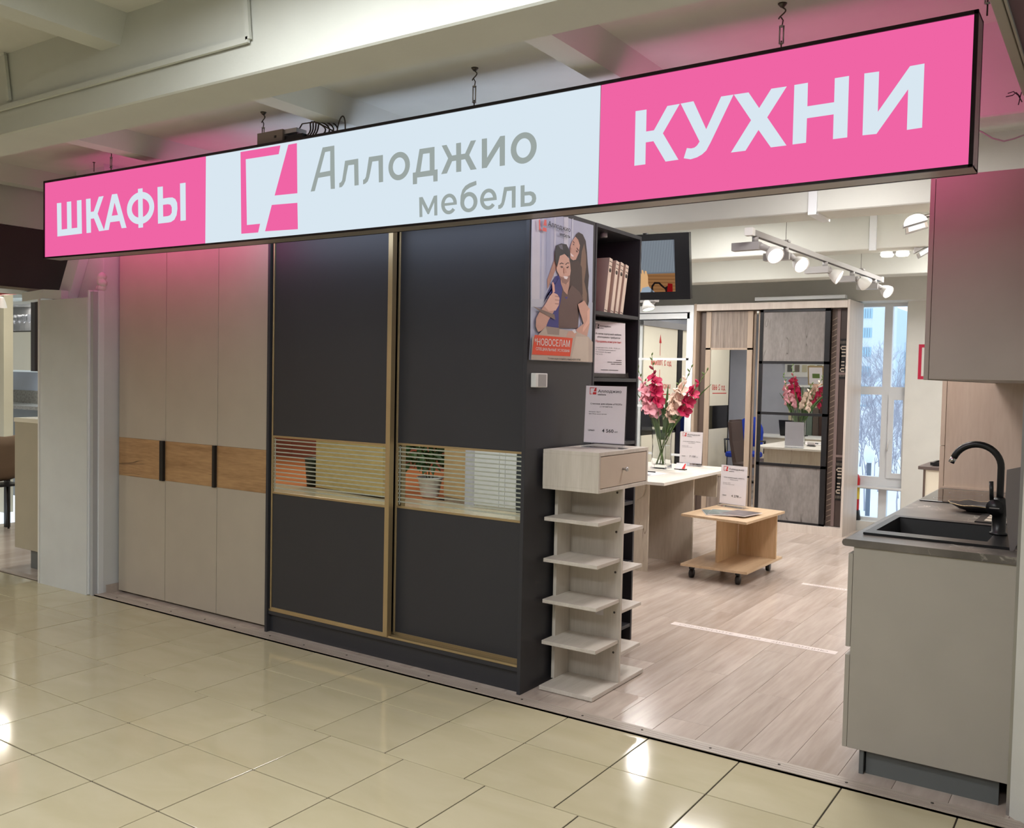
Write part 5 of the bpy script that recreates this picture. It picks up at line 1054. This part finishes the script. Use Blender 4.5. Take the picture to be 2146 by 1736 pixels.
p = onY(1835, 1085, 14.5); t = thing('car', 'pale blue car parked below the window outside', 'car', (p.x, 14.5, GZ))
cp = [(-1.9, .25), (-1.95, .62), (-1.2, .80), (-.6, 1.30), (.7, 1.32), (1.4, .88), (2.0, .78), (2.05, .28)]
MB().prism([(p.x+a_, 13.6, GZ+b_) for a_, b_ in cp], (0, 1.7, 0)).obj('bodywork', flat('blue_grey_car_paint', (196, 206, 214), .3), t)
MB().prism([(p.x+a_, 13.585, GZ+b_) for a_, b_ in ((-1.05, .84), (-.58, 1.22), (.62, 1.24), (1.15, .9))], (0, 1.73, 0)).obj('side_glass', M['towerw'], t)
for a_ in (-1.25, 1.3): MB().cyl((p.x+a_, 13.58, GZ+.3), (p.x+a_, 15.32, GZ+.3), .3, 16).obj('wheel', M['black'], t)

# floor stickers
TS = flat('translucent_sticker', (222, 210, 204), .5)
def sticker(a_, b_, w, label, txt):
    a_ = Vector(a_); b_ = Vector(b_); d = (b_-a_).normalized(); n = Vector((-d.y, d.x, 0)); t = thing('floor_sticker', label, 'sticker', a_)
    MB().prism([a_-n*w/2, b_-n*w/2, b_+n*w/2, a_+n*w/2], (0, 0, .0006)).obj('tape', TS, t)
    if txt: textq('СОБЛЮДАЙТЕ  /  1,5М  /  ДИСТАНЦИЮ', .015, a_+d*.05-n*w*.32+Vector((0, 0, .001)), b_-d*.05-n*w*.32+Vector((0, 0, .001)), a_+d*.05+n*w*.32+Vector((0, 0, .001)), b_-d*.05+n*w*.32+Vector((0, 0, .001)), flat('faded_ink', (172, 158, 152), .6), t)
sticker((-2.31, 5.325, .0015), (-1.30, 5.305, .0015), .068, 'worn white distance tape with faded lettering on the laminate, near the entrance', True)
sticker((-1.99, 7.0, .0015), (-1.05, 6.985, .0015), .058, 'second worn white tape strip on the laminate, farther into the shop', True)

# ------------------------------------------------------------------ neighbour shop at the far left
def pY(x0, x1, y0, y1, Y):
    p = onY((x0+x1)/2, y0, Y), onY((x0+x1)/2, y1, Y), onY(x0, (y0+y1)/2, Y), onY(x1, (y0+y1)/2, Y); return p[2].x, p[3].x, p[1].z, p[0].z
t = thing('display_island', 'pale wooden kitchen island end with dark plinth, left of the white column', 'counter', (-6.6, 3.9, 0))
a_ = onZ(53, 1193).x; zb_ = onY(33, 1147, 3.72); zt_ = onY(50, 880, 3.72).z; xL_ = onY(31, 1000, 3.72).x
MB().box(xL_, -5.95, 3.72, 4.6, zb_.z, zt_-.02, bev=.001).obj('end_panel', flat('pale_linen_wood', (178, 170, 150), .5), t); MB().box(xL_-.005, -5.95, 3.715, 4.62, zt_-.02, zt_+.012, bev=.001).obj('worktop', M['cream'], t); MB().box(a_, -5.95, 3.74, 4.5, .002, zb_.z).obj('plinth', M['grey'], t)
Y6 = 5.82
x0, x1, z0, z1 = pY(27, 68, 696, 776, Y6); t = thing('glass_wall_cabinet', 'cream neighbour wall cabinet with glassware shelves behind glass', 'cabinet', (x0, Y6, z0))
MB().box(x0-1.1, x1, Y6, Y6+.35, z0, z1, bev=.001).obj('cream_door', M['cream'], t); zg = onY(45, 638, Y6).z; MB().box(x0-1.1, x1-.001, Y6+.30, Y6+.35, z1+.015, zg-.001).obj('back', M['greyenamel'], t); MB().box(x0-1.1, x1-.001, Y6, Y6+.35, z1+.001, z1+.014).obj('shelf', M['steel'], t); MB().box(x0-1.1, x1-.001, Y6+.01, Y6+.35, zg, zg+.04).obj('top', M['white'], t)
MB().box(x1, x1+.085, Y6-.02, Y6+.35, z0-.01, zg+.25, bev=.001).obj('dark_side', flat('wenge_side', (52, 40, 36), .4), t); MB().box(x0-1.1, x1-.001, Y6+.002, Y6+.005, z1+.0145, zg-.001).obj('glass_front', M['acryl'], t)
for i in range(4):
    gx = onY((31, 41, 51, 61)[i], 680, Y6+.12).x; o = thing('wine_glass', 'clear stemmed glass in the neighbour cabinet, %s' % ['first from the left', 'second from the left', 'third from the left', 'rightmost by the dark side'][i], 'glass', (gx, Y6+.12, z1+.015), 'glasses in the neighbour cabinet')
    MB().lathe([(.028, 0), (.004, .006), (.004, .09), (.03, .12), (.034, .16), (.028, .2), (.026, .2), (.031, .16), (.027, .125), (.002, .1)], (gx, Y6+.12, z1+.015), n=14).obj('glass_body', M['acryl'], o)
x0, x1, z0_, z1_ = pY(28, 78, 780, 822, Y6+.3); t = thing('splashback', 'blue-grey lit splashback under the neighbour wall cabinet', 'splashback', (x0, Y6+.36, z0_)); MB().box(x0-1.1, x1+.2, Y6+.35, Y6+.37, z0_, z1_).obj('panel', flat('blue_grey_splash', (176, 184, 200), .3), t)
x0, x1, z2_, z3_ = pY(28, 78, 822, 866, Y6-.1); t = thing('neighbour_worktop', 'grey granite worktop under the blue-grey splashback', 'worktop', (x0, Y6, z2_)); MB().box(x0-1.1, x1+.2, Y6+.33, Y6+.345, z2_+.082, z0_+.02).box(x0-1.1, x1+.2, Y6-.1, Y6+.345, z2_+.04, z2_+.08).obj('slab', marble('granite', (120, 116, 108), (160, 156, 148), (190, 186, 178), 40, .4), t); MB().box(x0-1.09, x1+.2, Y6-.06, Y6+.345, 0, z2_+.04).obj('base', M['grey'], t)
area('cabinet_lamp', (onY(48, 640, Y6+.15).x, Y6+.15, zg-.01), .25, 2.5, (1, .95, .88))
area('undercabinet_lamp', (x0+.1, Y6+.25, z1_+.0), .5, 2.2, (.8, .9, 1), (0, 0, 0), .05)
x0, x1, z0, z1 = pY(-12, 26, 612, 1200, 5.0); t = thing('white_partition', 'white upright partition at the left frame edge in the neighbour shop', 'partition', (x1, 5.0, 0)); xq = onY(8, 800, 5.0).x; yq = onX(27.5, 800, xq).y; MB().box(xq-.3, xq, 5.0, yq, 0, 2.4).obj('board', flat('warm_white_board', (204, 198, 176), .6), t)
t = thing('neighbour_table', 'pale tabletop corner on a black leg at the left frame edge', 'table', (-8, 4.7, 0)); q_ = onY(15, 948, 4.55); MB().box(q_.x-.8, q_.x, 4.5, 5.2, q_.z-.025, q_.z, bev=.004).obj('tabletop', M['cream'], t); MB().box(q_.x-.06, q_.x-.02, 4.55, 4.59, 0, q_.z-.025).box(q_.x-.06, q_.x-.02, 5.12, 5.16, 0, q_.z-.025).obj('leg', M['black'], t)
# brown shell chair
CY = 4.35; s0 = onY(12, 1010, CY); t = thing('shell_chair', 'brown velvet shell chair with black legs in the neighbour shop', 'chair', (s0.x-.1, CY, 0))
vs = []; fs = []; n = 9
for i in range(n):
    s = i/(n-1); 
    for j in range(7):
        u_ = j/6*2-1; w = .22*(1-.25*max(0, s-.6)); x = s0.x-.30+(.36*s*1.5 if s < .5 else .27+.10*(s-.5)); z = .47+(.02*s if s < .45 else .02+(s-.45)*.72)+.05*u_*u_
        vs.append((x, CY+u_*w, z))
for i in range(n-1):
    for j in range(6): fs.append((i*7+j, i*7+j+1, (i+1)*7+j+1, (i+1)*7+j))
o_ = MB().add(vs, fs, True).obj('seat_shell', M['brownf'], t); so = o_.modifiers.new('thick', 'SOLIDIFY'); so.thickness = .035
for dx_, dy_ in ((-.12, -.14), (.10, -.14), (-.12, .14), (.10, .14)):
    q_ = Vector((s0.x-.12+dx_, CY+dy_, .455)); MB().tube([q_, Vector((q_.x+dx_*.5, q_.y+dy_*.3, .0))], [.016, .010], 8).obj('leg', M['black'], t)
MB().box(s0.x-.25, s0.x-.01, CY-.16, CY+.16, .435, .455).obj('seat_frame', M['black'], t)
sp = onY(-2, 642, 4.6); t = thing('downlight', 'glowing white lamp head at the left frame edge in the neighbour shop', 'lamp', sp); MB().lathe([(.03, .09), (.05, .05), (.07, 0)], sp, (.3, 0, .95), 14, cap=False).obj('shade', M['white'], t); MB().lathe([(.065, .004), (.065, .006)], sp, (.3, 0, .95), 14).obj('lamp_face', M['lampE'], t); MB().cyl(sp+Vector((0, 0, .08)), (sp.x, sp.y, CZ), .01, 6).obj('rod', M['greyenamel'], t)
l = bpy.data.lights.new('neighbour_lamp', 'POINT'); l.energy = 11; l.color = (1, .93, .82); l.shadow_soft_size = .06; o = bpy.data.objects.new('neighbour_lamp', l); o.location = sp+Vector((.02, -.0, -.06)); C.objects.link(o)
area('neighbour_ceiling_lamp', (-7.8, 4.9, 2.8), .6, 26, (1, .95, .86))
tag(MB().box(-9, onY(26, 612, 4.5).x, 4.5, 4.54, onY(10, 613, 4.5).z-.02, onY(10, 613, 4.5).z+.3).obj('red_fascia', M['redext']), 'dark red fascia strip under the dark sloping panel', 'fascia')

# ------------------------------------------------------------------ things across the corridor and inside, seen in the mirrors
t = thing('reception_counter', 'long yellow birch counter opposite, seen in the left mirror strip', 'counter', (-8.1, -1.5, 0))
MB().prism([(-8.86, -1.30, .02), (-7.52, -1.11, .02), (-7.56, -1.45, .02), (-8.86, -1.65, .02)], (0, 0, .68)).obj('front', wood('yellow_birch', (196, 172, 110), (218, 196, 136), 'X', 6, 6, .5), t); MB().prism([(-8.88, -1.28, .70), (-7.50, -1.09, .70), (-7.54, -1.47, .70), (-8.88, -1.67, .70)], (0, 0, .03)).obj('top', M['cream'], t)
t = thing('green_bin', 'dark green waste bin beside the birch counter, seen in the left mirror strip', 'bin', (-8.98, -1.35, 0)); MB().lathe([(.09, 0), (.12, .36), (.13, .37), (.13, .39)], (-9.02, -1.42, .0), n=16).obj('bucket', flat('bin_green', (28, 44, 34), .5), t)
t = thing('potted_plant', 'leafy green plant in a white pot opposite, seen in the right mirror strip', 'plant', (-7.17, -1.5, 0))
MB().lathe([(.10, 0), (.115, .03), (.15, .22), (.17, .235), (.17, .25), (.15, .25), (.14, .2)], (-7.17, -1.5, .01), n=24).obj('pot', M['white'], t); MB().lathe([(.10, .18), (.145, .215)], (-7.17, -1.5, .0), n=16).obj('soil', M['dbrown'], t)
lm = None; rl = random.Random(3)
for i in range(230):
    a_ = rl.uniform(0, 6.28); el = rl.uniform(.0, 1.0); rr = rl.uniform(.05, .34); c = Vector((-7.17+rr*math.cos(a_)-.08, -1.5+rr*math.sin(a_)*.8, .42+el*.5))
    if lm is None: o_ = MB().add([(0, 0, 0), (.04, .032, .010), (.095, .028, .0), (.14, 0, -.016), (.095, -.028, 0), (.04, -.032, .010)], [(0, 1, 2, 3), (0, 3, 4, 5)]).obj('leaf', M['green'], t, raw=True); lm = o_.data
    else: o_ = bpy.data.objects.new('leaf', lm); C.objects.link(o_); o_.parent = t
    o_.location = c-root_loc(t); o_.rotation_euler = (rl.uniform(-1, 1), rl.uniform(-.6, 1.2), a_+rl.uniform(-.8, .8))
for i in range(5): a_ = i*1.26; MB().tube([(-7.17+.03*math.cos(a_), -1.5+.03*math.sin(a_), .2), (-7.17+.09*math.cos(a_), -1.5+.09*math.sin(a_), .5), (-7.22+.2*math.cos(a_), -1.5+.16*math.sin(a_), .85)], .005, 5).obj('stem', M['green2'], t)
t = thing('tan_panel', 'tan display panel opposite, seen in the right mirror strip', 'panel', (-6.63, -1.36, 0)); MB().prism([(-6.875, -1.40, .06), (-6.41, -1.265, .06), (-6.42, -1.35, .06), (-6.88, -1.48, .06)], (0, 0, 2.2)).obj('board', flat('tan_laminate', (206, 176, 130), .5), t); MB().prism([(-6.87, -1.41, 0), (-6.42, -1.28, 0), (-6.42, -1.35, 0), (-6.88, -1.48, 0)], (0, 0, .06)).obj('plinth', M['bwood'], t)
tag(MB().box(-6.40, -6.262, -1.36, -1.19, 0, CZ-.01).obj('lavender_pillar', M['lav']), 'lavender grey pillar opposite, seen in the right mirror strip', 'pillar')
t = thing('white_wardrobe', 'white smooth wardrobe opposite, seen in the right mirror strip', 'wardrobe', (-5.96, -1.4, 0)); MB().box(-6.25, -5.66, -1.75, -1.18, 0, 2.3, bev=.002).obj('carcass', M['white'], t)
for a_, b2 in ((-6.245, -5.90), (-5.895, -5.82), (-5.815, -5.665)): MB().box(a_, b2, -1.18, -1.162, .04, 2.28, bev=.002).obj('door', M['pvc'], t)
t = thing('dark_partition', 'dark blue-grey partition opposite, at the right end of the mirror strip', 'partition', (-5.2, -1.3, 0)); MB().box(-5.655, -4.6, -1.3, -1.16, 0, 2.4).obj('board', flat('dark_slate', (46, 52, 58), .4), t)
MB().box(-13.5, -7.0, -6.2, -1.25, .001, .004).obj('orange_floor', wood('orange_laminate', (188, 122, 76), (214, 150, 104), 'X', 5, 10, .25), floor)
t = thing('red_brown_units', 'row of red-brown panelled units far opposite, seen in the left mirror strip', 'cabinet', (-11.5, -4.3, 0))
for i in range(9): MB().box(-13.4+i*.5, -12.91+i*.5, -4.6, -4.15+.006*(i % 2), .0, 2.2, bev=.004).obj('panel', M['redbrown'] if 'redbrown' in M else M.setdefault('redbrown', flat('red_brown_veneer', (142, 88, 72), .45)), t)
t = thing('far_chair', 'black visitor chair by the red-brown units, seen in the left mirror strip', 'chair', (-10.0, -3.6, 0)); MB().box(-10.2, -9.8, -3.8, -3.4, .43, .48, bev=.01).obj('seat', M['black'], t); MB().box(-10.2, -9.8, -3.82, -3.78, .5, .9, bev=.01).obj('backrest', M['black'], t)
for a_, b2 in ((-10.18, -3.78), (-9.82, -3.78), (-10.18, -3.42), (-9.82, -3.42)): MB().cyl((a_, b2, 0), (a_, b2, .43), .012, 8).obj('leg', M['alu'], t)
area('unseen_orange_fill', (-10.0, -2.8, 2.8), .6, 70, (1, .78, .55))  # unseen lamp, added to brighten the orange floor in the mirror
# wardrobe row on the left shop wall (reflected in the back mirrors)
LX = -5.0
t = thing('demo_wardrobe', 'cream wardrobe row on the left wall with size arrows, seen in the back mirrors', 'wardrobe', (LX-.3, 7, 0))
MB().box(LX-.6, LX-.02, 5.5, 8.5, .0, 2.28).obj('carcass', M['pvc'], t); MB().box(LX-.02, LX+.03, 5.5, 8.5, 2.2, 2.28, bev=.002).obj('top_track', M['alu'], t)
for y0, y1 in ((7.40, 8.42), (6.45, 7.24), (5.53, 6.44)):
    d = MB().box(LX-.015, LX, y0, y1, .06, .83).box(LX-.015, LX, y0, y1, 1.17, 2.2).obj('door', M['cream'], t); MB().box(LX-.014, LX-.002, y0, y1, .83, 1.17).obj('black_band', M['blackgl'], d)
MB().box(LX-.015, LX+.01, 7.25, 7.39, .06, 2.2).obj('black_stile', M['black'], t); MB().box(LX-.015, LX+.004, 5.50, 5.53, .06, 2.2).obj('black_stile', M['black'], t)
Wn = (0, 1, 0)
textline('до 2 700мм', .01, (LX+.002, 7.58, 1.70), Wn, (0, 0, 1), .085, M['inkred'], t, .62); textline('ширина', .01, (LX+.002, 7.60, 1.40), Wn, (0, 0, 1), .075, M['inkred'], t, .40)
k = MB(); k.box(LX+.001, LX+.002, 7.935, 7.945, 1.84, 2.03).box(LX+.001, LX+.002, 7.935, 7.945, 1.5, 1.66).box(LX+.001, LX+.002, 7.6, 8.2, 1.335, 1.347); k.prism([(LX+.001, 7.905, 2.0), (LX+.001, 7.975, 2.0), (LX+.001, 7.94, 2.11)], (.001, 0, 0)); k.box(LX+.001, LX+.002, 5.62, 6.18, 1.345, 1.357); k.obj('arrow', M['inkred'], t)
textline('до 2 660', .01, (LX+.002, 5.68, 1.38), Wn, (0, 0, 1), .10, M['inkred'], t, .52)
# office chairs, second desk, samples board
def opos(px, py, z, Ym=9.42): p = onZ(px, py, z); return Vector((p.x, 2*Ym-p.y, z))
c = Vector((-4.55, 6.0, 0)); t = thing('office_chair', 'royal blue office chair with black armrests, seen in the narrow back mirror', 'chair', c)
MB().box(c.x-.22, c.x+.22, c.y-.22, c.y+.22, .44, .52, bev=.02).obj('seat', M['blue'], t); MB().lathe([(.03, -.03), (.21, -.03), (.22, 0), (.21, .03), (.03, .03)], c+Vector((0, -.22, .80)), (0, 1, 0), 20).box(c.x-.21, c.x+.21, c.y-.25, c.y-.19, .58, .84, bev=.015).obj('backrest', M['blue'], t)
for s in (-1, 1): MB().tube([c+Vector((s*.25, -.18, .5)), c+Vector((s*.27, -.14, .68)), c+Vector((s*.27, .1, .69)), c+Vector((s*.25, .12, .5)), c+Vector((s*.2, .05, .46))], .015, 8).obj('armrest', M['black'], t)
MB().cyl(c+Vector((0, 0, .08)), c+Vector((0, 0, .44)), .025, 10).obj('gas_lift', M['black'], t)
for i in range(5): a_ = i*1.2566; MB().tube([c+Vector((0, 0, .09)), c+Vector((.28*math.cos(a_), .28*math.sin(a_), .05))], .018, 6).obj('base_arm', M['black'], t); MB().cyl(c+Vector((.28*math.cos(a_)-.01, .28*math.sin(a_), .025)), c+Vector((.28*math.cos(a_)+.01, .28*math.sin(a_), .025)), .025, 10).obj('castor_wheel', M['black'], t)
for i, (x, y) in enumerate(((-4.2, 6.62), (-3.99, 7.22))):
    t = thing('visitor_chair', 'dark brown leather chair at the desk, %s' % ('nearer the bookcase' if i == 0 else 'nearer the back mirrors'), 'chair', (x, y, 0), 'brown chairs at the desk')
    MB().box(x-.22, x+.2, y-.21, y+.21, .42, .48, bev=.015).obj('seat', M['brownl'], t); pr = [(x-.22, .46), (x-.27, .75), (x-.30, 1.0), (x-.26, 1.0), (x-.23, .75), (x-.17, .48)]
    MB().prism([(a_, y-.2, b2) for a_, b2 in pr], (0, .4, 0)).obj('backrest', M['brownl'], t)
    for dx_, dy_ in ((-.2, -.19), (.18, -.19), (-.2, .19), (.18, .19)): MB().cyl((x+dx_, y+dy_, 0), (x+dx_, y+dy_, .42), .013, 8).obj('leg', M['alu'], t)
t = thing('office_desk', 'white office desk behind the bookcase, seen in the back mirrors', 'desk', (-3.6, 5.3, 0)); MB().box(-4.6, -2.9, 4.95, 5.55, .72, .745, bev=.002).obj('desktop', M['white'], t)
for x in (-4.58, -2.92): MB().box(x-.01, x+.01, 4.97, 5.53, 0, .72).obj('leg_panel', M['cream'], t)
MB().box(-4.57, -2.93, 5.49, 5.51, .2, .72).obj('modesty_panel', M['cream'], t)
t = thing('door_sample_stand', 'row of upright door samples in beige, black, green and brown, seen in the back mirror', 'sample stand', (-4.0, 4.56, 0))
for i, c_ in enumerate(((204, 194, 164), (30, 32, 36), (206, 206, 202), (112, 126, 114), (96, 84, 76), (70, 48, 40), (214, 214, 212), (110, 112, 116))): MB().box(-4.36+i*.095, -4.275+i*.095, 4.50, 4.53+.004*i, .02, 1.46).obj('door_sample', flat('door_sample_%d' % i, c_, .4), t)
MB().box(-4.38, -3.58, 4.48, 4.68, 1.465, 1.495).obj('top_ledge', M['white'], t); MB().box(-4.38, -3.58, 4.48, 4.68, 0, .018).obj('base', M['white'], t)
t = thing('laptop', 'dark laptop on the white office desk, seen in the back mirror', 'laptop', (-4.05, 5.25, .746)); MB().box(-4.22, -3.88, 5.12, 5.36, .746, .76, bev=.002).obj('keyboard_base', M['black'], t); MB().prism([(-4.22, 5.36, .76), (-3.88, 5.36, .76), (-3.88, 5.44, .98), (-4.22, 5.44, .98)], (0, .01, 0)).obj('lid', M['black'], t)
t = thing('sample_wall_board', 'white wall board with rows of small decor samples, seen in the back mirror', 'sample board', (-4.0, 4.36, 1.6)); MB().box(-4.50, -3.55, 4.317, 4.332, 1.62, 2.62).obj('board', M['white'], t)
sc = [(96, 96, 92), (130, 136, 124), (110, 104, 100), (188, 184, 150), (196, 190, 160), (120, 110, 100)]; sm = [flat('decor_%d' % i, c_, .5) for i, c_ in enumerate(sc)]
for r_ in range(5):
    for c_ in range(8): MB().box(-4.46+c_*.115, -4.385+c_*.115, 4.332, 4.339, 1.70+r_*.18, 1.81+r_*.18).obj('decor_sample', sm[(r_*3+c_*5) % 6], t)
struct('wall_shop_front', MB().box(-5.62, -2.76, 4.305, 4.315, 0, CZ-.01), M['lav'])
t = thing('picture_frame', 'small gold framed green print standing on the row of door samples, seen in the mirror', 'picture', (-3.93, 4.60, 1.50)); R = Matrix.Rotation(-.2, 3, 'X')
def pf(x0, x1, y0, y1, z0, z1): return [Vector((-3.93, 4.60, 1.50))+R @ Vector(p) for p in ((x0,y0,z0),(x1,y0,z0),(x1,y1,z0),(x0,y1,z0),(x0,y0,z1),(x1,y0,z1),(x1,y1,z1),(x0,y1,z1))]
BF = [(0,3,2,1),(4,5,6,7),(0,1,5,4),(1,2,6,5),(2,3,7,6),(3,0,4,7)]
MB().add(pf(-.12, .12, 0, .015, .0, .30), BF).obj('frame', M['gold'], t); MB().add(pf(-.10, .10, .015, .017, .025, .275), BF).obj('picture_sheet', M['paper'], t); MB().add(pf(-.05, .06, .017, .018, .11, .18), BF).obj('picture_print', M['green2'], t)
